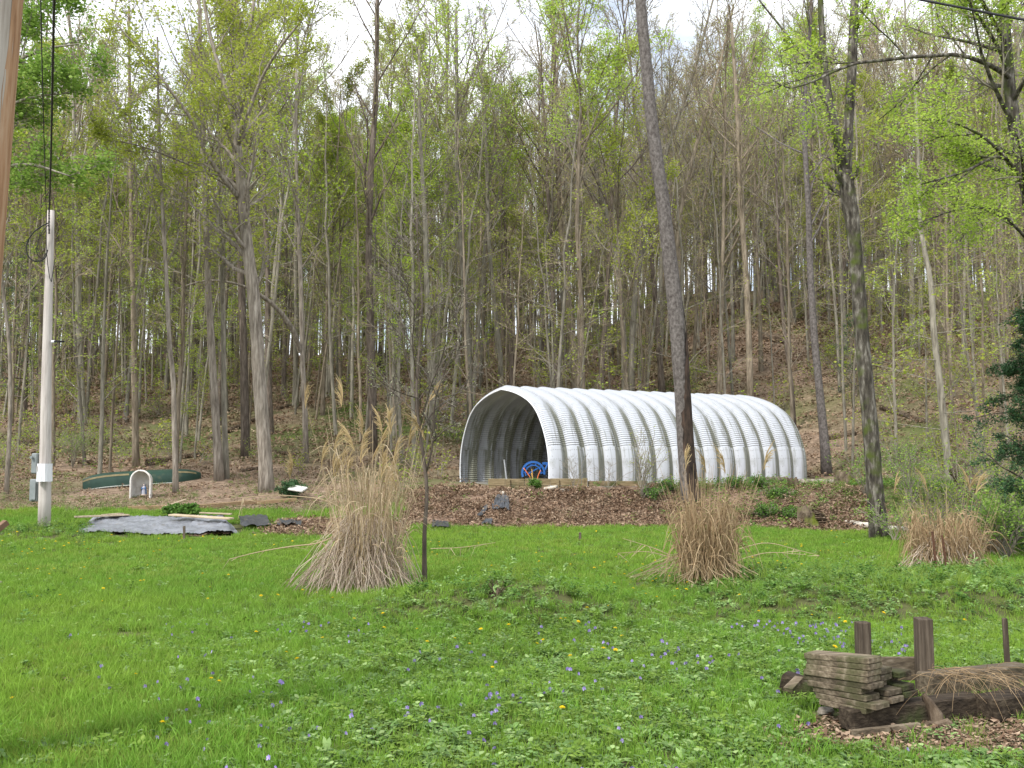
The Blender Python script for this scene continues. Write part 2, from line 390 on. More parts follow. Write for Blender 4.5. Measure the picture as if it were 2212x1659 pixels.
def scatter(paths, per, spread, t0=.2, g=None):
    g = g or rng
    B, m, _ = paths.shape; par = np.repeat(np.arange(B), per); t = t0 + (1 - t0) * g.uniform(0, 1, len(par))
    i, fr = at_t(paths, t)
    return paths[par, i] * (1 - fr)[:, None] + paths[par, i + 1] * fr[:, None] + g.normal(0, spread, (len(par), 3))

def stem_path(Hh, lean, g, n=12, wig=.012):
    z = np.linspace(0, 1, n); p = np.zeros((n, 3)); p[:, 2] = z * Hh
    off = np.cumsum(g.normal(0, wig * Hh / 3, (n, 2)), 0) * z[:, None]
    p[:, :2] = off + np.array(lean)[None] * (z ** 1.2)[:, None] * Hh
    p[0, :2] = 0
    return p
def canopy_tree(seed, Hh, r0, kind):
    """(wood, crown) meshes of a tall hillside tree; kind: bare, leafing."""
    g = np.random.default_rng(seed)
    tr = stem_path(Hh, g.normal(0, .03, 2), g, 14)[None]
    w = np.linspace(0, 1, 14); rad = (r0 * (1 - .82 * w ** .9) * (1 + .35 * np.exp(-w * 40)))[None]
    wood, cr = MB(), MB()
    nb = int(g.integers(11, 16)); first = g.uniform(.32, .5)
    b1, q1 = grow(tr, rad, nb, first, .98, Hh * .30, 36, up=.10, wig=.07, n=7, rfrac=.6, rend=.02, lenfall=.62, g=g)
    b2, q2 = grow(b1, q1, 6, .22, 1, -.46, 34, up=.07, wig=.10, n=5, rfrac=.6, rend=.010, lenfall=.4, g=g)
    b3, q3 = grow(b2, q2, 5, .15, 1, -.42, 38, up=.05, wig=.14, n=4, rfrac=.6, rend=.007, lenfall=.3, g=g, rmin=.009)
    b4, q4 = grow(b3, q3, 4 if kind == 'leafing' else 3, .1, 1, -.6, 40, up=.05, wig=.15, n=3, rfrac=.8, rend=.005, lenfall=.2, g=g, rmin=.007)
    # a few thin dead side shoots low on the stem
    s1, qs = grow(tr, rad, 7, .12, first, Hh * .07, 70, up=.02, wig=.16, n=5, rfrac=.14, rend=.006, g=g)
    wood.tubes(tr, rad, 9, rough=.03).tubes(b1, q1, 5).tubes(s1, qs, 4)
    cr.tubes(b2, q2, 4).tubes(b3, q3, 3).tubes(b4, q4, 3)
    if kind == 'leafing':
        pts = scatter(b4, 8, .11, g=g); 
        cr.leaves(pts, g.uniform(.05, .10, len(pts)), 1, g.uniform(0, 1, len(pts)), flat=.5, aspect=.8)
        s2, q2s = grow(s1, qs, 5, .2, 1, -.5, 45, up=.0, wig=.1, n=3, rfrac=.6, rend=.005, flat=.6, g=g)
        cr.tubes(s2, q2s, 3); pts = scatter(s2, 5, .09, g=g)
        cr.leaves(pts, g.uniform(.07, .13, len(pts)), 1, g.uniform(0, 1, len(pts)), flat=.8, aspect=.8)
    else:
        pts = scatter(b4, 2, .06, .3, g=g)
        cr.leaves(pts, g.uniform(.035, .08, len(pts)), 1, g.uniform(0, 1, len(pts)) ** 1.5, flat=.2, aspect=.7)
    return wood, cr
def pole_tree(seed, Hh, r0, leafy):
    g = np.random.default_rng(seed)
    tr = stem_path(Hh, g.normal(0, .045, 2), g, 12, .022)[None]
    w = np.linspace(0, 1, 12); rad = (r0 * (1 - .85 * w) + .006)[None]
    wood, cr = MB(), MB()
    b1, q1 = grow(tr, rad, 15, .2, .98, Hh * .20, 62, up=.05, wig=.09, n=6, rfrac=.38, rend=.006, lenfall=.55, g=g)
    b2, q2 = grow(b1, q1, 5, .2, 1, -.42, 42, up=.03, wig=.12, n=4, rfrac=.6, rend=.005, flat=.5, g=g, rmin=.006)
    b3, q3 = grow(b2, q2, 3, .2, 1, -.55, 42, up=.02, wig=.15, n=3, rfrac=.7, rend=.004, flat=.5, g=g, rmin=.005)
    wood.tubes(tr, rad, 7, rough=.02).tubes(b1, q1, 4); cr.tubes(b2, q2, 3).tubes(b3, q3, 3)
    k = {0: 2, 1: 6, 2: 10}[leafy]
    pts = scatter(b3, k, .07, g=g)
    cr.leaves(pts, g.uniform(.04, .085, len(pts)), 1, g.uniform(0, 1, len(pts)), flat=.8, aspect=.75)
    return wood, cr

protos = {'bare': [], 'leafing': [], 'pole': [], 'leafy_pole': []}
barks = [bark_grey, bark_brown, bark_grey, bark_brown, bark_dark, bark_grey]
for k in range(6):
    w_, c_ = canopy_tree(100 + k, 15 + 1.2 * k, .085 + .015 * k, 'bare')
    protos['bare'].append((w_.mesh('trunk', barks[k], True), c_.mesh('crown', [twig_tan if k % 2 else twig_grey, bud_tan])))
for k in range(5):
    w_, c_ = canopy_tree(200 + k, 14 + 1.3 * k, .08 + .014 * k, 'leafing')
    protos['leafing'].append((w_.mesh('trunk', barks[k], True), c_.mesh('crown', [twig_grey, (leaf_spring, leaf_olive, leaf_spring, leaf_lime, leaf_olive)[k]])))
for k in range(4):
    w_, c_ = pole_tree(300 + k, 8.5 + 1.7 * k, .036 + .009 * k, 0)
    protos['pole'].append((w_.mesh('trunk', bark_grey if k % 2 else bark_brown, True), c_.mesh('crown', [twig_tan, leaf_olive])))
for k in range(4):
    w_, c_ = pole_tree(400 + k, 6.0 + 1.8 * k, .036 + .011 * k, 1 + k % 2)
    protos['leafy_pole'].append((w_.mesh('trunk', bark_grey, True), c_.mesh('crown', [twig_grey, (leaf_spring, leaf_olive, leaf_lime, leaf_spring)[k]])))
TREE_TAGS = {
    'bare': ('bare_tree', 'tall bare-twigged forest tree ', 'tree', 'bare trees on the hillside'),
    'leafing': ('leafing_tree', 'tall yellow-green leafing tree ', 'tree', 'leafing trees on the hillside'),
    'pole': ('pole_sapling', 'slender bare sapling ', 'tree', 'slender bare saplings in the woods'),
    'leafy_pole': ('leafy_sapling', 'pale green leafy sapling ', 'tree', 'leafy saplings in the woods')}
ZONES = [(-.46, 'beyond the utility pole'), (-.33, 'above the green canoe'), (-.21, 'behind the leaning pale tree'), (-.07, 'behind the big dry grass'), (.07, 'behind the open hut mouth'), (.19, 'behind the dead snag'), (.31, 'behind the rear of the hut'), (.40, 'behind the mossy forked tree'), (9, 'under the arching limb')]
def zone(x, y, near=44, far=62):
    return next(t for q, t in ZONES if x / y < q) + (', low on the slope' if y < near else ', halfway up the slope' if y < far else ', up near the ridge')
def place_tree(kind, x, y, sc=1.0, g=rng, tilt=2.0):
    wood, cr = protos[kind][int(g.integers(len(protos[kind])))]
    nm, lab, cat, grp = TREE_TAGS[kind]
    t = thing(nm, lab + zone(x, y), cat, (x, y, Hs(x, y) - .08), group=grp)
    t.rotation_euler = (R(g.normal(0, tilt)), R(g.normal(0, tilt)), g.uniform(0, 6.28)); t.scale = (sc,) * 3
    link('trunk', wood, t); link('crown', cr, t)
    return t
HERO_XY = []          # filled by the traced trees: (x, y, clear radius)
def hut_clear(x, y):
    lx = (x + 0.316) * 0.8634 + (y - 28.9) * 0.5045; ly = -(x + 0.316) * 0.5045 + (y - 28.9) * 0.8634
    return (-3.5 < lx < 11.6) and (-5.2 < ly < 3.9)

# trees one can trace in the photograph ------------------------------
def traced(name, label, stems, bark, twig, leaf, side=10, sub=6, leafn=4, leafsize=(.07, .13), angle=38, blen=.22, spread=.10, lift=.08, first=.35,
           sides=12, levels=3, rough=.03, cat='tree', flat=.0, foot=1.18, seed=1, bare=False, subflat=0.2, tw=1.0, bfrac=.45):
    """stems: lists of (u, v, Y, width in picture units); the first starts at the foot."""
    g = np.random.default_rng(seed)
    P3 = []
    for st in stems:
        q = np.array([[*P(u, v, Y), w * .82 / 2 / F * Y] for (u, v, Y, w) in st]); P3.append(resample(q, max(6, len(st) * 3)))
    b = P3[0][0, :3].copy(); b[2] = Hs(b[0], b[1]) - .06
    t = thing(name, label, cat, tuple(b)); HERO_XY.append((b[0], b[1], .9))
    wood, cr = MB(), MB()
    for k, q in enumerate(P3):
        p = q[:, :3] - b; r = q[:, 3].copy()
        if k == 0:
            p[0, 2] = -.1; d = np.linalg.norm(p - p[0], axis=1); r = r * (1 + (foot - 1) * np.exp(-d / .35))
        P3[k] = (p, r)
        wood.tubes(p[None], r[None], sides if k == 0 else max(6, sides - 3), rough=rough, cap=True)
        if bare: continue
        t0 = first if k == 0 else .12
        n1 = max(3, int(side * (1 if k == 0 else .6)))
        b1, q1 = grow(p[None], r[None], n1, t0, 1, -blen, angle, up=lift, wig=.09, n=6, rfrac=bfrac, rend=.010 * tw, lenfall=.4, flat=flat, g=g)
        wood.tubes(b1, q1, 5)
        b2, q2 = grow(b1, q1, sub, .2, 1, -.45, 40, up=.03, wig=.12, n=5, rfrac=.55, rend=.006 * tw, flat=subflat, g=g, rmin=.006 * tw)
        cr.tubes(b2, q2, 4); last = b2; lq = q2
        if levels > 2:
            b3, q3 = grow(b2, q2, 5, .15, 1, -.5, 42, up=.02, wig=.14, n=3, rfrac=.6, rend=.004 * tw, flat=subflat, g=g, rmin=.005 * tw); cr.tubes(b3, q3, 3); last = b3
        if leafn:
            pts = scatter(last, leafn, spread, g=g)
            cr.leaves(pts, g.uniform(*leafsize, len(pts)), 1, g.uniform(0, 1, len(pts)), flat=.7, aspect=.8)
    wood.build('trunk', bark, t, smooth=True)
    if cr.n: cr.build('crown', [twig, leaf], t)
    return t

traced('forked_maple', 'tall pale-barked tree leaning left with wide yellow-green crown beside the canoe',
       [[(577, 1066, 28, 40), (570, 950, 28, 36), (560, 820, 28, 35), (548, 640, 28, 33), (528, 480, 28, 30), (515, 330, 28, 24), (508, 262, 28, 20)],
        [(509, 275, 28, 15), (490, 200, 28, 12), (455, 80, 28, 10), (430, -70, 28, 8)],
        [(509, 275, 28, 14), (520, 180, 28.5, 12), (540, 60, 29, 10), (560, -70, 29.5, 8)],
        [(513, 320, 28, 12), (530, 265, 27.5, 10), (565, 170, 27, 8), (600, 110, 26.5, 7), (655, 40, 26, 5)],
        [(520, 432, 28, 15), (490, 395, 27.6, 13), (440, 322, 27, 11), (415, 260, 26.6, 10), (375, 205, 26.3, 8), (320, 130, 26, 6), (250, 50, 25.6, 4)],
        [(500, 405, 28, 7), (440, 370, 27.4, 6), (370, 340, 27, 5), (290, 312, 26.5, 4), (215, 300, 26, 2)]],
       bark_pale, twig_grey, leaf_olive, side=12, sub=8, leafn=8, angle=46, blen=.34, first=.52, lift=.05, seed=11, subflat=.5, leafsize=(.05, .10))
traced('grey_snag', 'dead branchless trunk with peeling dark bark standing before the white hut',
       [[(1492, 1092, 24.3, 46), (1483, 1000, 24.3, 42), (1473, 850, 24.3, 40), (1462, 700, 24.3, 41), (1447, 560, 24.3, 38), (1431, 430, 24.3, 36), (1413, 300, 24.3, 33),
         (1395, 130, 24.3, 31), (1383, 0, 24.3, 28), (1370, -140, 24.3, 24)]], bark_snag, twig_grey, leaf_spring, bare=True, sides=20, rough=.02, seed=12, foot=1.15)
sn = [o for o in scene.objects if o.name == 'grey_snag'][0]; so_ = np.array(sn.location)
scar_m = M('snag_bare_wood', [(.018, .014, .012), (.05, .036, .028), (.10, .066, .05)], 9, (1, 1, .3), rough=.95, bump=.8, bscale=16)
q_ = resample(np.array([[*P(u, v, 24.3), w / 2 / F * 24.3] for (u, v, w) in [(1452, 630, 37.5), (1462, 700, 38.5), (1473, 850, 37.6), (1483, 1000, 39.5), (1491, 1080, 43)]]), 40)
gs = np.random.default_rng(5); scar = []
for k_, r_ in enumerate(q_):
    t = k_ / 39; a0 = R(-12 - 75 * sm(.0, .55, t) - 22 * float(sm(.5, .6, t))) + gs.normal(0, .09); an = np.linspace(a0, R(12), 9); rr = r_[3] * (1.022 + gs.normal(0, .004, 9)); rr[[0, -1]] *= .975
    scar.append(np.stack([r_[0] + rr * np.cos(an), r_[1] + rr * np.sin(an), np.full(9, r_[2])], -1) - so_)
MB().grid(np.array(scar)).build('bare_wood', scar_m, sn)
traced('forked_mossy_tree', 'dark mossy forked tree with lichen patches rising from the lawn edge',
       [[(1900, 1166, 19.4, 48), (1890, 1050, 19.4, 42), (1878, 900, 19.4, 39), (1865, 760, 19.4, 37), (1855, 640, 19.4, 36), (1846, 520, 19.4, 36), (1832, 420, 19.4, 40), (1824, 370, 19.4, 38)],
        [(1826, 400, 19.4, 24), (1812, 320, 19.4, 24), (1799, 250, 19.4, 22), (1785, 180, 19.4, 20), (1778, 100, 19.4, 17), (1772, 0, 19.4, 16), (1768, -110, 19.4, 14)],
        [(1828, 395, 19.4, 27), (1834, 250, 19.4, 26), (1840, 160, 19.4, 25), (1843, 80, 19.4, 24), (1846, 0, 19.4, 20), (1850, -110, 19.4, 17)],
        [(1845, 75, 19.4, 10), (1870, 15, 19.2, 8), (1895, -60, 19, 6)],
        [(1797, 240, 19.4, 9), (1770, 200, 19.4, 8), (1745, 140, 19.4, 7), (1700, 75, 19.4, 6), (1640, 0, 19.4, 5), (1600, -60, 19.4, 4)]],
       bark_moss, twig_grey, leaf_spring, side=5, sub=5, leafn=4, blen=.12, first=.9, sides=18, rough=.045, seed=13, leafsize=(.04, .08), spread=.08)
traced('arching_limb_maple', 'dark tree at the edge with one long mossy limb arching across bright leaves',
       [[(2300, 1200, 15.5, 52), (2275, 900, 15.5, 46), (2250, 620, 15.5, 42), (2222, 420, 15.5, 38), (2192, 275, 15.5, 33), (2180, 180, 15.5, 30), (2172, 60, 15.5, 26), (2166, -60, 15.5, 22)],
        [(2188, 172, 15.5, 15), (2140, 142, 15.2, 13), (2075, 120, 15, 11), (2000, 121, 14.8, 10), (1900, 131, 14.5, 9), (1850, 137, 14.3, 8), (1800, 155, 14.1, 7), (1740, 182, 13.9, 6), (1700, 190, 13.8, 4.5), (1668, 172, 13.7, 3)],
        [(2232, 470, 15.5, 11), (2170, 340, 15, 9), (2080, 372, 14.6, 7), (1990, 398, 14.2, 4)],
        [(2215, 400, 15.5, 10), (2130, 300, 14.9, 8), (2040, 260, 14.4, 6), (1960, 262, 14, 3)],
        [(2240, 540, 15.5, 9), (2150, 455, 14.9, 7), (2060, 455, 14.4, 5), (1990, 480, 14, 3)],
        [(2175, 100, 15.5, 12), (2120, 0, 15, 10), (2060, -80, 14.5, 8)]],
       bark_moss, twig_grey, leaf_lime, side=14, sub=8, leafn=12, blen=.28, angle=50, first=.55, lift=.0, seed=14, leafsize=(.025, .055), spread=.11, flat=.5, subflat=.6)
traced('edge_ash', 'tree at the frame edge behind the poles with dense fresh green leaves',
       [[(-160, 1060, 25, 40), (-150, 600, 25, 34), (-120, 300, 25, 28), (-90, 0, 25, 20), (-70, -150, 25, 14)],
        [(-140, 460, 25, 14), (-40, 380, 24.5, 11), (60, 355, 24, 8), (150, 380, 23.6, 4)],
        [(-130, 380, 25, 13), (-40, 270, 24.6, 10), (50, 215, 24.2, 7), (150, 200, 24, 4)],
        [(-120, 300, 25, 14), (-20, 180, 24.5, 11), (80, 110, 24, 8), (170, 95, 23.6, 4)],
        [(-105, 150, 25, 12), (0, 30, 24.5, 10), (110, -30, 24, 7), (190, -20, 23.6, 4)]],
       bark_grey, twig_grey, leaf_fresh, side=15, sub=8, leafn=10, blen=.30, angle=48, first=.40, lift=-.03, seed=15, leafsize=(.06, .12), spread=.15)
traced('bare_sapling', 'thin grey sapling with tiny pale buds growing beside the tall dry grass',
       [[(917, 1256, 12.3, 13), (917, 1150, 12.3, 11), (922, 1060, 12.3, 10), (917, 1000, 12.3, 9), (905, 920, 12.3, 7.5), (900, 850, 12.3, 6.5), (905, 760, 12.3, 5.5), (912, 680, 12.3, 4.5), (905, 560, 12.3, 3.2), (900, 460, 12.3, 2)],
        [(921, 1020, 12.3, 6), (936, 950, 12.2, 5), (938, 880, 12.1, 4.5), (965, 790, 12, 3.5), (1010, 680, 11.9, 2), (1025, 620, 11.9, 1.4)],
        [(901, 870, 12.3, 4.5), (880, 790, 12.4, 4), (868, 700, 12.5, 3), (850, 600, 12.6, 2), (838, 530, 12.6, 1.4)],
        [(903, 940, 12.3, 4), (945, 880, 12.6, 3.5), (985, 850, 12.8, 2.5), (1040, 780, 13, 1.5)],
        [(906, 780, 12.3, 4), (925, 700, 12.4, 3), (945, 620, 12.5, 2.4), (950, 530, 12.5, 1.4)],
        [(902, 860, 12.3, 3.5), (870, 850, 12, 3), (830, 830, 11.7, 2), (795, 800, 11.5, 1.2)],
        [(935, 955, 12.2, 3.5), (960, 930, 12, 3), (1000, 905, 11.8, 1.5)]],
       bark_dark, M('sapling_twig', [(.10, .085, .07), (.18, .155, .13)], 4), M('bud_pale', [(.38, .42, .25), (.5, .5, .36), (.34, .42, .16)], attr=True, rough=.7, transl=.3),
       side=13, sub=5, leafn=1, blen=.22, angle=46, first=.38, lift=.06, levels=3, seed=16, leafsize=(.010, .022), spread=.01, sides=8, foot=1.2, tw=.85)
for args in [
    ('smooth_tree', 'smooth pale slender tree standing right in front of the green canoe', [(380, 1058, 27.6, 15), (376, 900, 27.6, 13), (374, 816, 27.6, 13), (367, 750, 27.6, 12), (362, 650, 27.6, 11), (357, 550, 27.6, 10), (350, 430, 27.6, 9), (343, 250, 27.6, 7), (340, 80, 27.6, 5)], bark_pale, leaf_olive, 2, 21),
    ('paired_tree', 'taller of two close grey trunks at the canoe end', [(474, 1034, 30, 25), (463, 850, 30, 20), (450, 616, 30, 17), (447, 516, 30, 16), (440, 380, 30, 14), (436, 200, 30, 11), (430, 0, 30, 8), (428, -120, 30, 6)], bark_pale, leaf_olive, 3, 22),
    ('paired_tree', 'shorter slimmer of two close grey trunks at the canoe end', [(489, 1030, 30.4, 17), (484, 880, 30.4, 14), (483, 750, 30.4, 13), (480, 583, 30.4, 12), (475, 400, 30.4, 9), (470, 220, 30.4, 6)], bark_grey, leaf_olive, 3, 23),
    ('dark_tree', 'dark rough trunk just behind the leaning pale-barked tree', [(531, 985, 35, 24), (528, 850, 35, 21), (525, 716, 35, 20), (520, 580, 35, 19), (515, 400, 35, 16), (505, 200, 35, 12), (500, 0, 35, 9)], bark_dark, leaf_olive, 3, 24),
    ('brown_tree', 'straight brown trunk rising behind the green canoe', [(294, 1014, 33, 18), (290, 800, 33, 15), (287, 616, 33, 13), (283, 430, 33, 11), (280, 200, 33, 8), (278, 20, 33, 6)], bark_brown, leaf_olive, 2, 25),
    ('pine_tree', 'dark straight trunk rising behind the plumes of the big dry grass', [(806, 935, 36, 24), (803, 800, 36, 22), (800, 700, 36, 21), (797, 560, 36, 19), (800, 400, 36, 17), (812, 200, 36, 14), (815, 0, 36, 11)], bark_dark, bud_tan, 1, 26),
    ('grey_tree', 'grey trunk with an arching bare limb left of the big dry grass', [(662, 945, 34, 15), (655, 816, 34, 13), (650, 616, 34, 12), (646, 516, 34, 11), (640, 350, 34, 9), (640, 150, 34, 7)], bark_pale, leaf_spring, 3, 27),
    ('bent_tree', 'slim bent trunk at the frame edge beside the wooden pole', [(14, 1064, 27.5, 12), (22, 883, 27.5, 10), (20, 750, 27.5, 9), (4, 600, 27.5, 8), (-8, 450, 27.5, 7), (-12, 250, 27.5, 5)], bark_pale, leaf_olive, 2, 28),
    ('grey_tree', 'grey trunk rising directly behind the bare sapling', [(937, 905, 38, 17), (931, 800, 38, 16), (925, 700, 38, 15), (918, 480, 38, 13), (908, 300, 38, 10), (905, 100, 38, 7)], bark_grey, leaf_spring, 3, 29),
    ('straight_tree', 'straight grey trunk with green upper leaves left above the hut front', [(1016, 855, 41, 16), (1008, 700, 41, 15), (997, 550, 41, 14), (986, 330, 41, 12), (987, 200, 41, 10), (985, 20, 41, 7)], bark_grey, leaf_lime, 4, 30),
    ('straight_tree', 'straight grey trunk rising from behind the hut arch peak', [(1086, 815, 43, 14), (1066, 640, 43, 12), (1057, 533, 43, 11), (1050, 310, 43, 9), (1040, 150, 43, 7)], bark_grey, leaf_lime, 3, 31),
    ('brown_tree', 'tall brown trunk rising above the front third of the hut roof', [(1246, 815, 46, 22), (1226, 640, 46, 18), (1212, 480, 46, 16), (1205, 350, 46, 15), (1200, 220, 46, 13), (1194, 20, 46, 10), (1190, -100, 46, 8)], bark_brown, bud_tan, 1, 32),
    ('leaning_tree', 'trunk leaning left with fanned bare branches above the hut roof', [(1350, 815, 47, 17), (1345, 700, 47, 15), (1330, 560, 47, 13), (1290, 380, 47, 11), (1250, 220, 47, 8), (1215, 60, 47, 5)], bark_grey, bud_tan, 1, 33),
    ('leaning_tree', 'trunk curving right with fanned bare branches next to the dead snag', [(1362, 815, 45, 17), (1372, 640, 45, 15), (1400, 470, 45, 13), (1440, 330, 45, 11), (1500, 150, 45, 8), (1540, 0, 45, 5)], bark_grey, bud_tan, 1, 34),
    ('leaning_tree', 'trunk half hidden behind the dead snag, curving right above it', [(1478, 815, 43, 15), (1468, 640, 43, 14), (1466, 480, 43, 13), (1500, 330, 43, 11), (1548, 170, 43, 8), (1585, 10, 43, 5)], bark_brown, bud_tan, 1, 35),
    ('brown_tree', 'straight brown trunk rising behind the middle of the hut roof', [(1621, 845, 41, 17), (1612, 600, 41, 15), (1600, 430, 41, 14), (1592, 230, 41, 11), (1580, 50, 41, 8)], bark_brown, bud_tan, 1, 36),
    ('thin_tree', 'thin dark trunk rising behind the rear end of the hut', [(1716, 865, 40, 10), (1700, 760, 40, 10), (1688, 640, 40, 9), (1680, 480, 40, 8), (1675, 300, 40, 5)], bark_dark, leaf_olive, 1, 37),
    ('grey_tree', 'grey trunk with dark foot standing next to the rear of the hut', [(1786, 1012, 33, 27), (1776, 900, 33, 22), (1762, 760, 33, 19), (1751, 600, 33, 17), (1746, 450, 33, 15), (1737, 250, 33, 12), (1750, 60, 33, 9), (1755, -60, 33, 7)], bark_snag, bud_tan, 1, 38),
    ('slender_tree', 'slender grey tree with long level bare branches behind the smallest dry grass', [(2054, 1060, 26.5, 22), (2039, 916, 26.5, 19), (2027, 799, 26.5, 17), (2017, 716, 26.5, 16), (2009, 599, 26.5, 14), (1992, 516, 26.5, 12), (1984, 350, 26.5, 9), (1975, 150, 26.5, 6)], bark_grey, leaf_olive, 2, 39)]:
    nm, lab, st, bk, lf, ln, sd = args
    slim = nm in ('slender_tree',)
    t_ = traced(nm, lab, [st], bk, twig_grey if sd % 2 else twig_tan, lf, side=22 if slim else 14, sub=5 if slim else 7, leafn=ln, angle=80 if slim else 36, blen=.22 if slim else .24, first=.12 if slim else (.42 if sd not in (33, 34, 35) else .3),
           lift=0.0 if slim else .08, bfrac=.17 if slim else .42, tw=.5 if slim else 1.0, seed=sd, sides=10, leafsize=(.07, .13) if ln > 1 else (.05, .09), spread=.10)
# arching dead limb of the grey tree by the grass
t_ = [o for o in scene.objects if o.get('label', '').startswith('grey trunk with an arching')][0]
arc = resample(np.array([[*P(u, v, Y), w / 2 / F * Y] for (u, v, Y, w) in [(649, 760, 34, 11), (632, 712, 33.5, 11), (600, 668, 33, 10), (560, 636, 32.5, 9), (520, 616, 32, 6), (447, 606, 31.5, 4), (370, 628, 31, 2)]]), 20)
MB().tubes((arc[:, :3] - np.array(t_.location))[None], arc[None, :, 3], 7).build('limb', bark_pale, t_, smooth=True)

# hemlock at the right edge, spruce far left -------------------------
def conifer(name, label, base, Hh, r0, seed, low=.1, blen=2.4, n=46, dens=1.0):
    g = np.random.default_rng(seed)
    t = thing(name, label, 'tree', (base[0], base[1], Hs(base[0], base[1]) - .05)); HERO_XY.append((base[0], base[1], 1.2))
    tr = stem_path(Hh, (0, 0), g, 10, .006)[None]; rad = np.linspace(r0, .02, 10)[None]
    b1, q1 = grow(tr, rad, n, low, .97, blen, 84, up=-.05, wig=.13, n=7, rfrac=.28, rend=.008, lenfall=.75, g=g)
    b2, q2 = grow(b1, q1, 10, .12, 1, -.42, 50, up=-.10, wig=.10, n=4, rfrac=.5, rend=.004, flat=.35, g=g)
    b3, q3 = grow(b2, q2, int(6 * dens), .1, 1, -.4, 45, up=-.16, wig=.10, n=3, rfrac=.5, rend=.003, flat=.3, g=g, rmin=.003)
    w_, c_ = MB(), MB(); w_.tubes(tr, rad, 10, rough=.03).tubes(b1, q1, 4); c_.tubes(b2, q2, 3)
    pts = scatter(b3, int(10 * dens), .03, 0, g=g)
    c_.leaves(pts, g.uniform(.035, .07, len(pts)), 1, g.uniform(0, 1, len(pts)), flat=.4, aspect=.35)
    w_.build('trunk', bark_dark, t, smooth=True); c_.build('crown', [twig_grey, needle], t)
    return t
conifer('hemlock_tree', 'dark green hemlock with drooping sprays at the frame edge', (X(2262, 16.5), 16.5), 4.6, .09, 51, low=.06, blen=1.5, n=80, dens=1.2)
conifer('spruce_tree', 'dark evergreen in the shade of the woods behind the wooden pole', (X(52, 44), 44), 8.5, .14, 52, low=.12, blen=2.2, n=40, dens=.8)
conifer('hemlock_tree', 'small dark hemlock deep in the woods right of the hut', (X(1850, 42), 42), 4.0, .06, 53, low=.1, blen=1.4, n=24, dens=.7)
conifer('spruce_tree', 'dark evergreen among trunks right of the leaning pale tree', (X(612, 50), 50), 10.5, .14, 54, low=.45, blen=2.0, n=34, dens=.7)

# the rest of the woods ----------------------------------------------
g = np.random.default_rng(21)
placed = [(a, b) for a, b, _ in HERO_XY]
def scatter_trees(kind, count, y0, y1, mind, bias=None, sc=(.85, 1.15)):
    done = 0; tries = 0
    while done < count and tries < count * 60:
        tries += 1
        y = math.sqrt(g.uniform(y0 ** 2, y1 ** 2)); x = g.uniform(-.60, .60) * y
        if hut_clear(x, y) or (y < 31 and x > -3): continue
        if y < 36 and x < 0 and -9.5 < x < -5 : 
            if y < 31.5: continue
        if bias is not None and g.uniform() > bias(x / y): continue
        if any((x - a) ** 2 + (y - b) ** 2 < mind ** 2 for a, b in placed): continue
        placed.append((x, y)); place_tree(kind, x, y, g.uniform(*sc), g); done += 1
left_green = lambda q: 1.0 if q < -.02 else (.75 if q > .36 else .25)
right_bare = lambda q: .55 if q < -.1 else 1.0
scatter_trees('leafing', 92, 37, 84, 1.5, left_green)
scatter_trees('bare', 235, 42, 97, 1.3, right_bare)
scatter_trees('pole', 270, 29.5, 86, .6, None, (.8, 1.3))
scatter_trees('leafy_pole', 110, 30, 66, .8, left_green, (.7, 1.2))
# woods beyond the ridge: one mass
def gn_scatter(name, pts, rot, scl, idx, protos_obj, kind='stuff'):
    """One object that instances small meshes on points."""
    me = bpy.data.meshes.new(name); n = len(pts)
    me.vertices.add(n); me.vertices.foreach_set('co', np.asarray(pts, np.float32).ravel())
    a = me.attributes.new('rot', 'FLOAT_VECTOR', 'POINT'); a.data.foreach_set('vector', np.asarray(rot, np.float32).ravel())
    a = me.attributes.new('scl', 'FLOAT', 'POINT'); a.data.foreach_set('value', np.asarray(scl, np.float32))
    a = me.attributes.new('pick', 'INT', 'POINT'); a.data.foreach_set('value', np.asarray(idx, np.int32))
    c = bpy.data.collections.new(name + '_kinds')
    for k, m in enumerate(protos_obj):
        o = bpy.data.objects.new(f'{name}_kind_{k:02d}', m); c.objects.link(o)
    ng = bpy.data.node_groups.new(name, 'GeometryNodeTree')
    ng.interface.new_socket('Geometry', in_out='INPUT', socket_type='NodeSocketGeometry'); ng.interface.new_socket('Geometry', in_out='OUTPUT', socket_type='NodeSocketGeometry')
    N, L = ng.nodes, ng.links
    gi, go = N.new('NodeGroupInput'), N.new('NodeGroupOutput'); ip = N.new('GeometryNodeInstanceOnPoints'); ci = N.new('GeometryNodeCollectionInfo')
    ci.inputs['Collection'].default_value = c; ci.inputs['Separate Children'].default_value = True; ci.inputs['Reset Children'].default_value = True
    ip.inputs['Pick Instance'].default_value = True
    def named(nm, ty):
        q = N.new('GeometryNodeInputNamedAttribute'); q.data_type = ty; q.inputs['Name'].default_value = nm; return [o for o in q.outputs if o.enabled][0]
    L.new(gi.outputs[0], ip.inputs['Points']); L.new(ci.outputs[0], ip.inputs['Instance'])
    L.new(named('pick', 'INT'), ip.inputs['Instance Index']); L.new(named('rot', 'FLOAT_VECTOR'), ip.inputs['Rotation']); L.new(named('scl', 'FLOAT'), ip.inputs['Scale'])
    L.new(ip.outputs[0], go.inputs[0])
    o = link(name, me); md = o.modifiers.new('scatter', 'NODES'); md.node_group = ng
    return tag(o, kind=kind)
fw_me = []
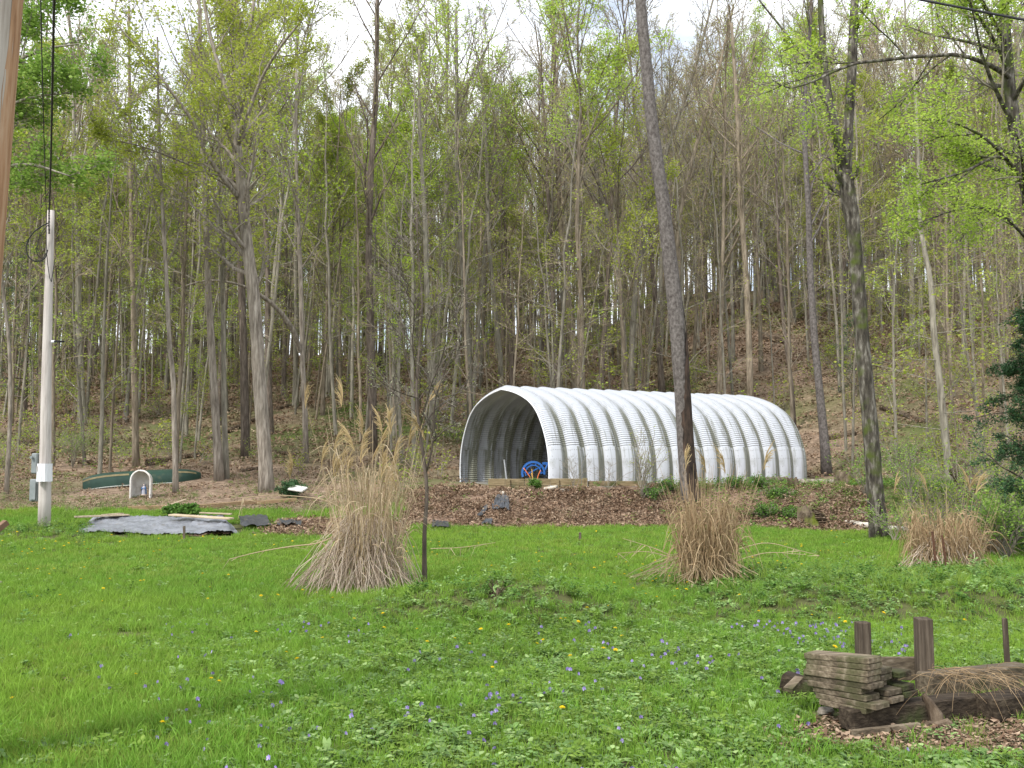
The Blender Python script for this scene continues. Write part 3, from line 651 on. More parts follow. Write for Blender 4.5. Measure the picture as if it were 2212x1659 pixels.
for k in range(5):
    w_, c_ = canopy_tree(500 + k, 16 + k, .13, 'leafing' if k == 2 else 'bare') if k < 3 else pole_tree(500 + k, 9.0 + k, .05, k - 3)
    off = w_.n; 
    for v_, f_, m_, a_ in zip(c_.v, c_.f, c_.m, c_.a): w_.v.append(v_); w_.f.append(f_ + off); w_.m.append(m_ + 1); w_.a.append(a_)
    w_.n += c_.n; fw_me.append(w_.mesh('far_tree', [bark_grey, twig_tan, leaf_olive if k in (2, 4) else bud_tan]))
n = 520; y = g.uniform(86, 118, n); x = g.uniform(-.66, .66, n) * y
fw = gn_scatter('far_woods', np.stack([x, y, H(x, y)], 1), np.stack([g.normal(0, .03, n), g.normal(0, .03, n), g.uniform(0, 6.28, n)], 1), g.uniform(.75, 1.1, n), g.integers(0, 5, n), fw_me)
tag(fw, 'hazy mass of grey trunks and twigs on the ridge', 'woods')
ds_me = []
for k in range(4):
    w_, c_ = pole_tree(600 + k, 9.0 + 2.2 * k, .045 + .012 * k, 0 if k < 3 else 1); off = w_.n
    for v_, f_, m_, a_ in zip(c_.v, c_.f, c_.m, c_.a): w_.v.append(v_); w_.f.append(f_ + off); w_.m.append(m_ + 1); w_.a.append(a_)
    w_.n += c_.n; ds_me.append(w_.mesh('far_sapling', [bark_grey if k % 2 else bark_brown, twig_tan, leaf_olive]))
n = 620; y = np.sqrt(g.uniform(60 ** 2, 92 ** 2, n)); x = g.uniform(-.62, .62, n) * y
ds = gn_scatter('far_saplings', np.stack([x, y, H(x, y) - .05], 1), np.stack([g.normal(0, .05, n), g.normal(0, .05, n), g.uniform(0, 6.28, n)], 1), g.uniform(.8, 1.35, n), g.integers(0, 4, n), ds_me)
tag(ds, 'mass of thin grey saplings filling the upper slope', 'woods')

# ------------------------------------------------------------------ the white arched hut
def hut_material(name, ripple):
    m = bpy.data.materials.new(name); m.use_nodes = True; n, l = m.node_tree.nodes, m.node_tree.links; bs = n['Principled BSDF']
    uv = n.new('ShaderNodeUVMap'); sp = n.new('ShaderNodeSeparateXYZ'); l.new(uv.outputs[0], sp.inputs[0])
    tc = n.new('ShaderNodeTexCoord')
    def math_(op, a, b=None):
        q = n.new('ShaderNodeMath'); q.operation = op
        for k, x in enumerate((a, b)):
            if x is None: continue
            if isinstance(x, (int, float)): q.inputs[k].default_value = x
            else: l.new(x, q.inputs[k])
        return q.outputs[0]
    # mildew: runs down the valleys between two arches
    nz = n.new('ShaderNodeTexNoise'); nz.inputs['Scale'].default_value = 1.6; nz.inputs['Detail'].default_value = 7; nz.inputs['Roughness'].default_value = .7
    mp = n.new('ShaderNodeMapping'); mp.inputs['Scale'].default_value = (9, 1, .35); l.new(tc.outputs['Object'], mp.inputs[0]); l.new(mp.outputs[0], nz.inputs['Vector'])
    val = n.new('ShaderNodeMapRange'); val.interpolation_type = 'SMOOTHSTEP'; val.inputs['From Min'].default_value = .36; val.inputs['From Max'].default_value = .48
    l.new(sp.outputs['X'], val.inputs['Value'])
    low = n.new('ShaderNodeMapRange'); low.inputs['From Min'].default_value = 3.6; low.inputs['From Max'].default_value = 1.6; l.new(sp.outputs['Y'], low.inputs['Value'])
    nr = n.new('ShaderNodeMapRange'); nr.inputs['From Min'].default_value = .40; nr.inputs['From Max'].default_value = .66; l.new(nz.outputs['Fac'], nr.inputs['Value'])
    base = math_('MULTIPLY', math_('MULTIPLY', val.outputs[0], low.outputs[0]), math_('ADD', math_('MULTIPLY', nr.outputs[0], 1.0), .12))
    n2 = n.new('ShaderNodeTexNoise'); n2.inputs['Scale'].default_value = 2.3; n2.inputs['Detail'].default_value = 6; l.new(tc.outputs['Object'], n2.inputs['Vector'])
    r2 = n.new('ShaderNodeMapRange'); r2.inputs['From Min'].default_value = .56; r2.inputs['From Max'].default_value = .76; r2.inputs['To Max'].default_value = .5; l.new(n2.outputs['Fac'], r2.inputs['Value'])
    n3 = n.new('ShaderNodeTexNoise'); n3.inputs['Scale'].default_value = 1.0; n3.inputs['Detail'].default_value = 5
    m3 = n.new('ShaderNodeMapping'); m3.inputs['Scale'].default_value = (13, 2, .45); l.new(tc.outputs['Object'], m3.inputs[0]); l.new(m3.outputs[0], n3.inputs['Vector'])
    oi = n.new('ShaderNodeObjectInfo'); cb = n.new('ShaderNodeCombineXYZ'); l.new(math_('MULTIPLY', oi.outputs['Random'], 40.0), cb.inputs['Y']); l.new(cb.outputs[0], m3.inputs['Location'])
    wide = n.new('ShaderNodeMapRange'); wide.interpolation_type = 'SMOOTHSTEP'; wide.inputs['From Min'].default_value = .16; wide.inputs['From Max'].default_value = .44; wide.inputs['To Max'].default_value = .24; l.new(sp.outputs['X'], wide.inputs['Value'])
    r3 = n.new('ShaderNodeMapRange'); r3.inputs['From Min'].default_value = .56; r3.inputs['From Max'].default_value = .80; r3.inputs['To Max'].default_value = .95; l.new(math_('ADD', n3.outputs['Fac'], wide.outputs[0]), r3.inputs['Value'])
    base = math_('ADD', base, math_('MULTIPLY', r3.outputs[0], low.outputs[0]))
    fac = math_('MINIMUM', math_('ADD', base, math_('MULTIPLY', r2.outputs[0], low.outputs[0])), .85)
    mx = n.new('ShaderNodeMix'); mx.data_type = 'RGBA'; mx.inputs['A'].default_value = (.52, .54, .575, 1); mx.inputs['B'].default_value = (.12, .12, .065, 1)
    l.new(fac, mx.inputs['Factor']); l.new(mx.outputs['Result'], bs.inputs['Base Color'])
    bs.inputs['Roughness'].default_value = .42; bs.inputs['Specular IOR Level'].default_value = .4
    if ripple:
        w = math_('SINE', math_('MULTIPLY', sp.outputs['Y'], 2 * math.pi / .066))
        b = n.new('ShaderNodeBump'); b.inputs['Strength'].default_value = 1.0; b.inputs['Distance'].default_value = .011; l.new(w, b.inputs['Height']); l.new(b.outputs[0], bs.inputs['Normal'])
    return m
hut_ribbed = hut_material('white_ribbed_steel', True); hut_plain = hut_material('white_plain_steel', False)
galv = M('galvanised_bolt', [(.16, .15, .13), (.3, .29, .27)], 20, rough=.6)
hut = thing('quonset_hut', 'white corrugated arched metal hut with one open end', 'hut', (-0.316, 28.9, 0.64), math.atan2(.5045, .8634))
PROF = resample(np.array([(-2.72, 0, 0), (-2.74, .5, 0), (-2.68, 1.05, 0), (-2.56, 1.42, 0), (-2.38, 1.78, 0), (-2.08, 2.20, 0), (-1.70, 2.50, 0), (-1.2, 2.72, 0), (-.6, 2.885, 0), (0, 2.98, 0)], float), 60)[:, :2]
PROF = np.concatenate([PROF, (PROF * np.array([-1, 1]))[::-1][1:]])
tg = np.gradient(PROF, axis=0); tg /= np.linalg.norm(tg, axis=1, keepdims=True); NRM = np.stack([-tg[:, 1], tg[:, 0]], 1)
ARC = np.concatenate([[0], np.cumsum(np.linalg.norm(np.diff(PROF, axis=0), axis=1))]); ARC_U = np.minimum(ARC, ARC[-1] - ARC)
S_ = np.array([0, .012, .03, .06, .10, .16, .235, .31, .37, .41, .44, .458, .47, .50, .56, .61]); D_ = np.interp(S_, [0, .012, .03, .06, .10, .16, .235, .31, .37, .41, .44, .458, .47, .61], [0, .035, .06, .085, .105, .118, .122, .118, .105, .085, .06, .035, 0, 0])
def arch_piece(i0, i1, off):
    pr, nr = PROF[i0:i1], NRM[i0:i1]
    pts = np.zeros((len(S_), i1 - i0, 3)); pts[..., 0] = S_[:, None]
    pts[..., 1] = pr[None, :, 0] + nr[None, :, 0] * (D_[:, None] - .125 + off); pts[..., 2] = pr[None, :, 1] + nr[None, :, 1] * (D_[:, None] - .125 + off)
    b = MB().grid(pts); uv = np.stack(np.meshgrid(S_, ARC_U[i0:i1], indexing='ij'), -1).reshape(-1, 2)
    return b, uv
kcut = int(np.argmin(np.abs(ARC - 1.12))); NP = len(PROF)
b_, uv_ = arch_piece(kcut, NP - kcut, 0); me_arch = b_.mesh('arch_panel', hut_ribbed, True, uv_)
b_, uv_ = arch_piece(0, kcut + 2, .006); me_near = b_.mesh('side_panel', hut_plain, True, uv_)
b_, uv_ = arch_piece(NP - kcut - 2, NP, .006); me_far = b_.mesh('side_panel', hut_ribbed, False, uv_)
bb = MB()
for (s0, arcs) in ((.06, np.arange(.05, 1.2, .17)), (.40, np.arange(.05, 1.2, .17)), (.53, np.arange(.05, 1.2, .17))):
    for a in arcs:
        q = np.interp(a, ARC, PROF[:, 0]), np.interp(a, ARC, PROF[:, 1]); k = int(np.argmin(np.abs(ARC - a))); d = np.interp(s0, S_, D_) - .125 + .010
        bb.box((s0, q[0] + NRM[k, 0] * d, q[1] + NRM[k, 1] * d), (.014, .012, .014))
for sx in np.arange(.03, .60, .07):
    for a in (.82, 1.08):
        q = np.interp(a, ARC, PROF[:, 0]), np.interp(a, ARC, PROF[:, 1]); k = int(np.argmin(np.abs(ARC - a))); d = np.interp(sx, S_, D_) - .125 + .010
        bb.box((sx, q[0] + NRM[k, 0] * d, q[1] + NRM[k, 1] * d), (.013, .012, .013))
me_bolts = bb.mesh('bolts', galv)
for i in range(16):
    a = link('arch_panel', me_arch, hut, (i * .61, 0, 0))
    s1 = link('side_panel', me_near, hut, (i * .61, 0, 0)); link('side_panel', me_far, hut, (i * .61, 0, 0))
    tag(link('bolts', me_bolts, s1), kind='stuff')
lip = np.zeros((NP, 3)); lip[:, 1] = PROF[:, 0] - NRM[:, 0] * .13; lip[:, 2] = PROF[:, 1] - NRM[:, 1] * .13; lip[:, 0] = .0
MB().tubes(lip[None], np.full((1, NP), .022), 8).build('end_trim', M('white_trim', [(.72, .74, .78), (.8, .82, .85)], 4, rough=.4), hut, smooth=True)
conc = M('concrete', [(.18, .17, .15), (.3, .29, .26)], 4, rough=.95, bump=.4)
MB().box((4.9, 0, .02), (9.9, 5.9, .10)).build('floor_slab', conc, hut)

# the blue machine and what stands by it
blue = M('blue_paint', [(.015, .10, .36), (.025, .15, .48)], 6, rough=.45, spec=.5); rubber = M('rubber', [(.012, .012, .013), (.03, .03, .03)], 10, rough=.9)
mach = thing('farm_implement', 'blue farm implement with a pierced round guard inside the hut mouth', 'machine', tuple(P(1152, 1046, 27.9)))
mo = np.array(mach.location); kpx = 27.9 / F
def ring(b, r0, r1, a0, a1, y, th, n=28):
    an = np.linspace(a0, a1, n); c, s_ = np.cos(an), np.sin(an)
    pts = np.stack([np.stack([r * c, np.full(n, yy), r * s_], -1) for r, yy in ((r0, y), (r1, y), (r1, y + th), (r0, y + th), (r0, y))], 0); b.grid(pts)
cz = 24 * kpx
b_ = MB(); ring(b_, 21.5 * kpx, 26 * kpx, R(-8), R(200), 0, .10); ring(b_, 15.5 * kpx, 18 * kpx, R(-8), R(200), 0, .10); b_.v = [v + np.array([0, 0, cz]) for v in b_.v]; b_.build('guard_ring', blue, mach, smooth=False)
for an in (0, 38, 72, 105, 140, 175):
    c, s_ = math.cos(R(an)), math.sin(R(an))
    MB().tubes([np.array([[16 * kpx * c, .05, cz + 16 * kpx * s_], [23 * kpx * c, .05, cz + 23 * kpx * s_]])], [[.028, .028]], 6).build('web', blue, mach)
MB().tubes([np.array([[-15 * kpx, .06, cz - 4 * kpx], [14 * kpx, .06, cz + 12 * kpx]])], [[.02, .02]], 6, cap=True).build('spoke', blue, mach)
MB().rbox(((20 + 16) * kpx, .12, cz + 20 * kpx), (32 * kpx, .10, 6 * kpx), bev=.01).build('beam', blue, mach)
MB().tubes([np.array([[24 * kpx, .05, cz + 2 * kpx], [31 * kpx, .05, cz + 18 * kpx]])], [[.03, .03]], 6, cap=True).build('brace', blue, mach)
MB().rbox((37 * kpx, .12, cz + 25 * kpx), (7 * kpx, .10, 4 * kpx), bev=.008).build('cap', M('cream_plastic', [(.6, .58, .5), (.7, .68, .6)], 5), mach)
tyre = MB().lathe([(.10, -.07), (.17, -.08), (.205, -.05), (.205, .05), (.17, .08), (.10, .07), (.10, -.07)], sides=24, rot=rotx(R(90)))
tyre.v = [v + np.array([36 * kpx, .25, -3 * kpx + .02]) for v in tyre.v]; wh = tyre.build('wheel', rubber, mach, smooth=True)
MB().lathe([(.02, -.05), (.10, -.03), (.10, .03), (.02, .05)], (36 * kpx, .25, -3 * kpx + .02), 16, rot=rotx(R(90))).build('rim', M('rusty_rim', [(.10, .05, .03), (.2, .12, .08)], 9), wh, smooth=True)
orange = M('orange_plastic', [(.62, .16, .06), (.75, .24, .10)], 6, rough=.5); yellow_w = M('yellow_handle', [(.5, .3, .08), (.62, .4, .12)], 6, rough=.6)
for pts, lab, mt in (([(1131, 1011), (1138, 1020), (1146, 1033), (1151, 1050)], 'orange hose leaning across the blue ring at its near rim', orange),
                     ([(1168, 1016), (1164, 1024), (1161, 1034), (1160, 1050)], 'orange hose standing at the wheel end of the blue ring', orange)):
    q = resample(np.array([P(u, v, 27.75) for u, v in pts]), 12); o_ = q[-1]
    tag(MB().tubes((q - o_)[None], np.full((1, 12), .016), 7, cap=True).build('hose', mt, loc=tuple(o_), smooth=True), lab, 'hose')
for (a, b2, lab) in (((1149, 1013), (1152, 1050), 'thin yellow tool handle standing upright in the middle of the blue ring'), ((1148, 1022), (1155, 1050), 'thin yellow tool handle slanting in the middle of the blue ring')):
    q = np.array([P(*a, 27.8), P(*b2, 27.75)]); tag(MB().tubes((q - q[1])[None], [[.014, .016]], 7, cap=True).build('tool_handle', yellow_w, loc=tuple(q[1])), lab, 'handle')
q = np.array([P(1089, 993, 29.3), P(1095, 1040, 29.0)]); grey_metal = M('grey_metal', [(.2, .21, .22), (.33, .34, .35)], 8, rough=.5)
tag(MB().tubes((q - q[1])[None], [[.022, .03]], 7, cap=True).build('grey_prop', grey_metal, loc=tuple(q[1])), 'thin grey pole leaning on the inner wall of the hut', 'pole')

# timber edging at the hut mouth ------------------------------------
wood_tan = M('weathered_timber', [(.13, .10, .055), (.22, .17, .095), (.32, .26, .16)], 5, (.6, 4, 6), rough=.9, bump=.4, bscale=9, vary=.12, second=((.07, .08, .03), 2.5, .55, .72))
ew = thing('timber_edging', 'weathered timber edging in two courses below the hut mouth', 'edging', tuple(P(1055, 1062, 25.9)))
eo = np.array(ew.location)
for (u0, u1, v0, v1) in ((1055, 1091, 1034, 1049), (1091.5, 1133, 1034.5, 1049), (1133.5, 1188, 1034, 1049), (1188.5, 1256, 1034, 1049), (1055, 1110, 1049.5, 1064), (1110.5, 1180, 1049.5, 1064), (1180.5, 1264, 1049.5, 1064)):
    a, c = P(u0, v0, 25.9) - eo, P(u1, v1, 25.9) - eo
    MB().rbox((a + c) / 2, (c[0] - a[0], .10, abs(a[2] - c[2])), bev=.008, jit=.002).build('timber', wood_tan, ew)
for u in (1099, 1205, 1260):
    a, c = P(u - 3, 1035, 25.83) - eo, P(u + 3, 1075, 25.83) - eo
    MB().rbox((a + c) / 2, (c[0] - a[0], .07, abs(a[2] - c[2])), bev=.006).build('post', wood_tan, ew)
a, c = P(1258, 1032.5, 25.9) - eo, P(1269, 1056, 25.9) - eo; MB().rbox((a + c) / 2, (c[0] - a[0], .16, abs(a[2] - c[2])), bev=.01).build('end_post', wood_tan, ew)
e2 = thing('timber_edging', 'low single timber edging along the hut side wall', 'edging', tuple(P(1270, 1056, 25.9)))
eo = np.array(e2.location)
for (u0, u1) in ((1270, 1330), (1330.5, 1392)):
    a, c = P(u0, 1039, 25.95) - eo, P(u1, 1050, 25.95) - eo
    MB().rbox((a + c) / 2, (c[0] - a[0], .10, abs(a[2] - c[2])), bev=.008).build('timber', wood_tan, e2)
a, c = P(1272, 1046, 25.87) - eo, P(1279, 1068, 25.87) - eo; MB().rbox((a + c) / 2, (c[0] - a[0], .06, abs(a[2] - c[2])), bev=.006).build('post', wood_tan, e2)

# bits lying on the leafy bank ---------------------------------------
pvc = M('old_white_pipe', [(.42, .36, .28), (.62, .58, .5)], 7, rough=.6, second=((.2, .13, .08), 9, .55, .7))
def pipe(name, label, a, b2, r, mt, cat='pipe'):
    a, b2 = np.asarray(a, float), np.asarray(b2, float); d = unit((b2 - a)[None])[0]
    q = np.array([[a, a + (b2 - a) * .3, b2, b2, b2 - d * r * 3]]) - a
    o = MB().tubes(q, [[r, r, r, r * .78, r * .72]], 14).build(name, mt, loc=tuple(a), smooth=True); return tag(o, label, cat)
pipe('drain_pipe', 'short white plastic pipe on two sticks below the timber edging', P(1177, 1056, 25.2), P(1203, 1051.5, 24.9), .045, pvc)
pipe('drain_pipe', 'stubby cream pipe end poking out of the leafy bank', P(1082, 1064, 25.0), P(1090, 1066.5, 24.7), .05, pvc)
tarp_m = M('black_plastic', [(.045, .048, .055), (.075, .08, .09)], 5, rough=.33, spec=.5, bump=.5, bscale=7, bdist=.04, second=((.16, .13, .10), 4, .58, .72))
def crumple(name, label, corners, amp, n=18, thick=.0, seed=1, mt=None, cat='sheet'):
    g2 = np.random.default_rng(seed); c = np.array(corners, float); s_, t_ = np.meshgrid(np.linspace(0, 1, n), np.linspace(0, 1, n), indexing='ij')
    p = ((1 - s_) * (1 - t_))[..., None] * c[0] + (s_ * (1 - t_))[..., None] * c[1] + (s_ * t_)[..., None] * c[2] + ((1 - s_) * t_)[..., None] * c[3]
    p[..., 0] += .06 * g2.normal(0, 1, (n, n)) * amp * 3; p[..., 2] = H(p[..., 0], p[..., 1]) + .085 + amp * np.abs(g2.normal(0, 1, (n, n)))
    o0 = p.reshape(-1, 3).mean(0); return tag(MB().grid(p - o0).build(name, mt or tarp_m, loc=tuple(o0), smooth=True), label, cat)
crumple('plastic_scrap', 'crumpled black plastic scrap in the middle of the leafy bank', [G(1062, 1110), G(1100, 1112), G(1098, 1082), G(1072, 1080)], .05, 12, seed=2)
crumple('plastic_scrap', 'thin twisted black plastic strip sliding down the leafy bank', [G(1030, 1122), G(1038, 1124), G(1056, 1101), G(1048, 1100)], .02, 9, seed=3)
crumple('plastic_scrap', 'flat black plastic scrap at the bank foot beside the sapling', [G(932, 1146), G(972, 1147), G(968, 1134), G(935, 1132)], .02, 10, seed=4)
crumple('plastic_scrap', 'small black plastic scrap at the bank foot under the twisted strip', [G(1038, 1141), G(1062, 1140), G(1064, 1130), G(1046, 1131)], .03, 9, seed=5)
stone_m = M('field_stone', [(.14, .12, .10), (.24, .21, .17), (.33, .30, .25)], 6, rough=.9, bump=.6, bscale=12)
def rock(name, label, c, size, seed, mt=None, cat='stone', group=None):
    g2 = np.random.default_rng(seed); bm_v = []
    nu, nv = 12, 8; th = np.linspace(0, 2 * np.pi, nu, endpoint=False); ph = np.linspace(.0, np.pi, nv)
    d = np.stack([np.outer(np.sin(ph), np.cos(th)), np.outer(np.sin(ph), np.sin(th)), np.repeat(np.cos(ph)[:, None], nu, 1)], -1)
    k = g2.normal(0, 1, (5, 3)); rr = 1 + .12 * sum(np.sin(d @ kk * 2.2 + i) for i, kk in enumerate(k)) / 1.5
    dd = np.sign(d) * np.abs(d) ** .8 * rr[..., None] * np.asarray(size) / 2
    i = np.arange(nv - 1)[:, None] * nu; j = np.arange(nu)[None]; j2 = (j + 1) % nu
    f = np.stack([i + j, i + nu + j, i + nu + j2, i + j2], -1).reshape(-1, 4)
    o = MB().add(dd.reshape(-1, 3), f).build(name, mt or stone_m, loc=tuple(c)); return tag(o, label, cat, group)
c = G(1118, 1052); rock('stone', 'flat grey stone lying on the bank top below the timber edging', c + [0, 0, .03], (.45, .3, .14), 3)
c = G(1218, 1062); rock('stone', 'pale grey stone on the bank right of the white pipe', c + [0, 0, .02], (.34, .25, .12), 4)

# stumps and logs at the right end of the bank -----------------------
rot_wood = M('rotten_wood', [(.035, .025, .018), (.10, .072, .048), (.20, .155, .11)], 9, (1, 1, .3), rough=.95, bump=1, bscale=14, bdist=.04)
mossy_wood = M('mossy_wood', [(.05, .04, .03), (.13, .10, .07), (.21, .17, .12)], 9, (1, 1, .4), rough=.95, bump=1, bscale=14, bdist=.04, second=((.11, .13, .02), 3, .44, .58))
def log(name, label, a, b2, r0, r1, mt, cat='log', sides=14, rough=.06, bend=.03):
    a, b2 = np.asarray(a, float), np.asarray(b2, float); n = 12; t = np.linspace(0, 1, n)[:, None]
    q = a * (1 - t) + b2 * t; q = q + rng.normal(0, bend * .3, (n, 3)) * np.array([.3, .3, 1]); 
    o = MB().tubes((q - a)[None], np.linspace(r0, r1, n)[None], sides, rough=rough, cap=True).build(name, mt, loc=tuple(a), smooth=False); return tag(o, label, cat)
def stump(name, label, c, r, h, mt, seed, lean=(0, 0), hollow=True):
    g2 = np.random.default_rng(seed); n = 16; th = np.arange(n) / n * 2 * np.pi; t = thing(name, label, 'stump', tuple(c))
    rings = []
    for z, k in ((-.1, 1.5), (.05, 1.25), (.35, 1.02), (.7, .95), (1, .9)):
        rr = r * k * (1 + .10 * np.sin(th * 3 + seed) + .06 * g2.normal(0, 1, n)); zz = np.full(n, z * h)
        if z == 1: zz = zz * (1 + .16 * g2.normal(0, 1, n))
        rings.append(np.stack([rr * np.cos(th) + lean[0] * z, rr * np.sin(th) + lean[1] * z, zz], -1))
    rim = rings[-1]; rings.append(rim * np.array([.78, .78, 1]) + np.array([lean[0] * .2, lean[1] * .2, 0])); rings.append(rim * np.array([.5, .5, .0]) + np.array([lean[0] * .5, lean[1] * .5, h * (.55 if hollow else .97)]))
    pts = np.array(rings); pts = np.concatenate([pts, pts[:, :1]], 1); MB().grid(pts).build('bark', mt, t)
    cap = np.concatenate([np.array([[*rings[-1].mean(0)]]), rings[-1]]); MB().add(cap, [[0, k + 1, (k + 1) % n + 1] for k in range(n)]).build('core', rot_wood, t)
    return t
c = P(1747, 1062, 22.3); st_ = stump('mossy_stump', 'rotten stump with bright moss on top at the bank edge', (c[0], c[1], Hs(c[0], c[1])), .21, .36, mossy_wood, 5, (-.06, 0))
for k in range(7):
    a = np.array([.12 + .02 * k, -.12, .30 - .045 * k]); MB().box(a, (.26 + .02 * (k % 3), .24, .022), rotz(.3 * k) @ roty(.25), jit=.01).build('splinter', rot_wood, st_)
c = P(1713, 1028, 25.5); stump('small_stump', 'small dark stump touching the rear corner of the hut', (c[0], c[1], Hs(c[0], c[1])), .16, .22, rot_wood, 6)
c = P(1826, 1042, 25.5); stump('split_stump', 'split grey stump with a black hollow behind the lying log', (c[0], c[1], Hs(c[0], c[1])), .27, .34, mossy_wood, 7)
log('lying_log', 'long bleached log lying behind the mossy stump', [*G(1700, 1050)[:2], G(1700, 1050)[2] + .10], [*G(1862, 1049)[:2], G(1862, 1049)[2] + .08], .10, .07, bark_pale)
log('lying_log', 'thick bark-covered log half sunk in weeds behind the snag', [*G(1636, 1046)[:2], G(1636, 1046)[2] + .08], [*G(1700, 1043)[:2], G(1700, 1043)[2] + .08], .12, .11, bark_brown)
a, b2 = G(1838, 1140), G(1985, 1156); log('white_log', 'peeled white log lying behind the mossy forked tree', (a[0], a[1] + .3, a[2] + .08), (b2[0], b2[1] + .5, b2[2] + .07), .065, .05, M('peeled_wood', [(.42, .38, .32), (.62, .58, .5)], 5, rough=.7))
c = G(2108, 1085); stump('root_stump', 'upturned dark root stump in the brush under the hemlock', (c[0], c[1], c[2]), .26, .75, rot_wood, 9, (-.35, 0))
for (a, b2, r, lab) in (((318, 1006), (432, 986), .13, 'dark fallen log on the slope above the canoe'), ((452, 950), (560, 905), .10, 'fallen log among trunks left of the leaning pale tree'),
                     ((150, 1000), (215, 1004), .09, 'short fallen log left of the canoe end'), ((600, 885), (735, 858), .11, 'fallen log on the slope behind the left plumes of the big grass'),
                     ((1790, 950), (1850, 940), .13, 'brown fallen log behind the rear end of the hut'), ((1905, 885), (2000, 915), .12, 'fallen log on the slope right of the forked mossy tree'),
                     ((2040, 1005), (2110, 1010), .12, 'dark fallen log in the brush left of the hemlock'), ((1650, 735), (1700, 742), .3, 'dark mound of rotten wood high on the slope'),
                     ((640, 985), (560, 975), .08, 'thin fallen log just right of the leaning pale tree'), ((520, 1020), (556, 1014), .07, 'short dark branch lying at the foot of the paired trunks')):
    a, b2 = G(*a), G(*b2); log('fallen_log', lab, a + [0, 0, r * .6], b2 + [0, 0, r * .5], r, r * .8, rot_wood)

# ------------------------------------------------------------------ poles, boxes, cables
pole_m = M('pole_wood', [(.36, .32, .29), (.48, .435, .40), (.56, .52, .48)], 4, (5, 5, .35), rough=.85, bump=.3, bscale=9, second=((.20, .10, .06), 1.2, .62, .74))
pl = thing('utility_pole', 'short weathered grey utility pole carrying meter boxes on the lawn edge', 'pole', tuple(P(96, 1124, 20))); po = np.array(pl.location); po[2] = Hs(po[0], po[1]) - .1; pl.location = tuple(po)
q = resample(np.array([P(96, 1126, 20), P(101, 790, 20), P(110, 455, 20)]), 16) - po; q[0, 2] = 0
MB().tubes(q[None], np.linspace(13.2, 7.2, 16)[None] * 20 / F, 20, cap=True, rough=.004).build('shaft', pole_m, pl, smooth=True)
rust_m = M('rust_rot', [(.12, .055, .03), (.22, .115, .065), (.33, .24, .17)], 6, (3, 3, .6), rough=.95, bump=.5)
an = np.linspace(R(-100), R(-20), 9); zz = np.linspace(.02, .62, 9)
MB().grid(np.array([[[(.127 - .004 * k) * math.cos(a) + (q[0, 0] + (q[2, 0] - q[0, 0]) * z_ / .62), (.127 - .004 * k) * math.sin(a), z_] for a in an[:max(3, 9 - k)].tolist() + [an[max(3, 9 - k) - 1]] * (9 - max(3, 9 - k))] for k, z_ in enumerate(zz)])).build('rot_patch', rust_m, pl, smooth=True)
box_m = M('meter_box_grey', [(.19, .215, .215), (.26, .285, .285)], 5, rough=.5, spec=.4); sheet_m = M('white_sheet', [(.62, .62, .64), (.78, .78, .8)], 6, (6, 6, .6), rough=.45, spec=.4)
def cbox(name, label, u0, v0, u1, v1, Y, dp, mt, parent=None):
    a, c = P(u0, v0, Y), P(u1, v1, Y); o_ = np.array([(a[0] + c[0]) / 2, Y, c[2]])
    o = MB().rbox((0, 0, (a[2] - c[2]) / 2), (c[0] - a[0], dp, a[2] - c[2]), bev=.02, rot=rotz(-.25)).build(name, mt, parent, loc=tuple(o_ - (np.array(parent.location) if parent else 0)))
    if not parent: tag(o, label, 'box')
    return o
mbx = thing('meter_box', 'upper small grey meter box behind the utility pole', 'box', tuple(P(79, 1023, 20.12)))
cbox('housing', '', 72, 979, 86, 1023, 20.12, .16, box_m, mbx); MB().tubes(np.array([[[-.06, -.1, .33], [-.06, -.14, .33]]]), [[.03, .028]], 14, cap=True).build('meter_dial', box_m, mbx)
mbx = thing('meter_box', 'lower larger grey breaker box behind the utility pole', 'box', tuple(P(77, 1083, 20.12)))
cbox('housing', '', 68, 1035, 87, 1083, 20.12, .17, box_m, mbx); MB().rbox((-.01, -.115, .22), (.13, .015, .36), bev=.004, rot=rotz(-.25)).build('door', box_m, mbx)
# folded sheet metal cover nailed round the pole
cv = thing('metal_cover', 'folded white sheet metal cover nailed around the utility pole', 'cover', tuple(P(95, 1040, 19.8)))
hh = 38 * 20 / F
prof = np.array([(-.16, .03), (-.10, -.10), (-.03, -.16), (.02, -.175), (.06, -.165), (.09, -.175), (.12, -.14), (.15, .02)])
MB().grid(np.array([[[x * (1 + (.08 if k == 0 else 0)), y_, z_] for x, y_ in prof] for k, z_ in enumerate((0, hh))])).build('sheet', sheet_m, cv)
MB().grid(np.array([[[x * .97 + .003, y_ + .008, z_] for x, y_ in prof] for z_ in (0.003, hh - .003)])).build('backing', galv, cv)
dirt = M('grey_stain', [(.30, .29, .25), (.42, .40, .36)], 9); MB().grid(np.array([[[-.125 + .05 * s_, -.064 - .062 * s_ + -.006, hh * (.55 + .3 * t)] for s_ in (0, .35, .7, 1)] for t in (0, .5, 1)])).build('worn_mark', dirt, cv)
cable_m = M('black_cable', [(.012, .012, .013), (.022, .022, .024)], 8, rough=.5)
def cable(name, label, pts, r, n=40, twist=0):
    q = resample(np.array([P(*p_) for p_ in pts]), n); o_ = q[0].copy()
    b = MB()
    if twist:
        th = np.linspace(0, twist * 2 * np.pi, n)
        for ph in (0, 2.09, 4.19): b.tubes((q - o_ + np.stack([np.cos(th + ph), np.sin(th + ph), 0 * th], -1) * r * .6)[None], np.full((1, n), r * .6), 6, cap=True)
    else: b.tubes((q - o_)[None], np.full((1, n), r), 8, cap=True)
    return tag(b.build(name, cable_m, loc=tuple(o_), smooth=True), label, 'cable')
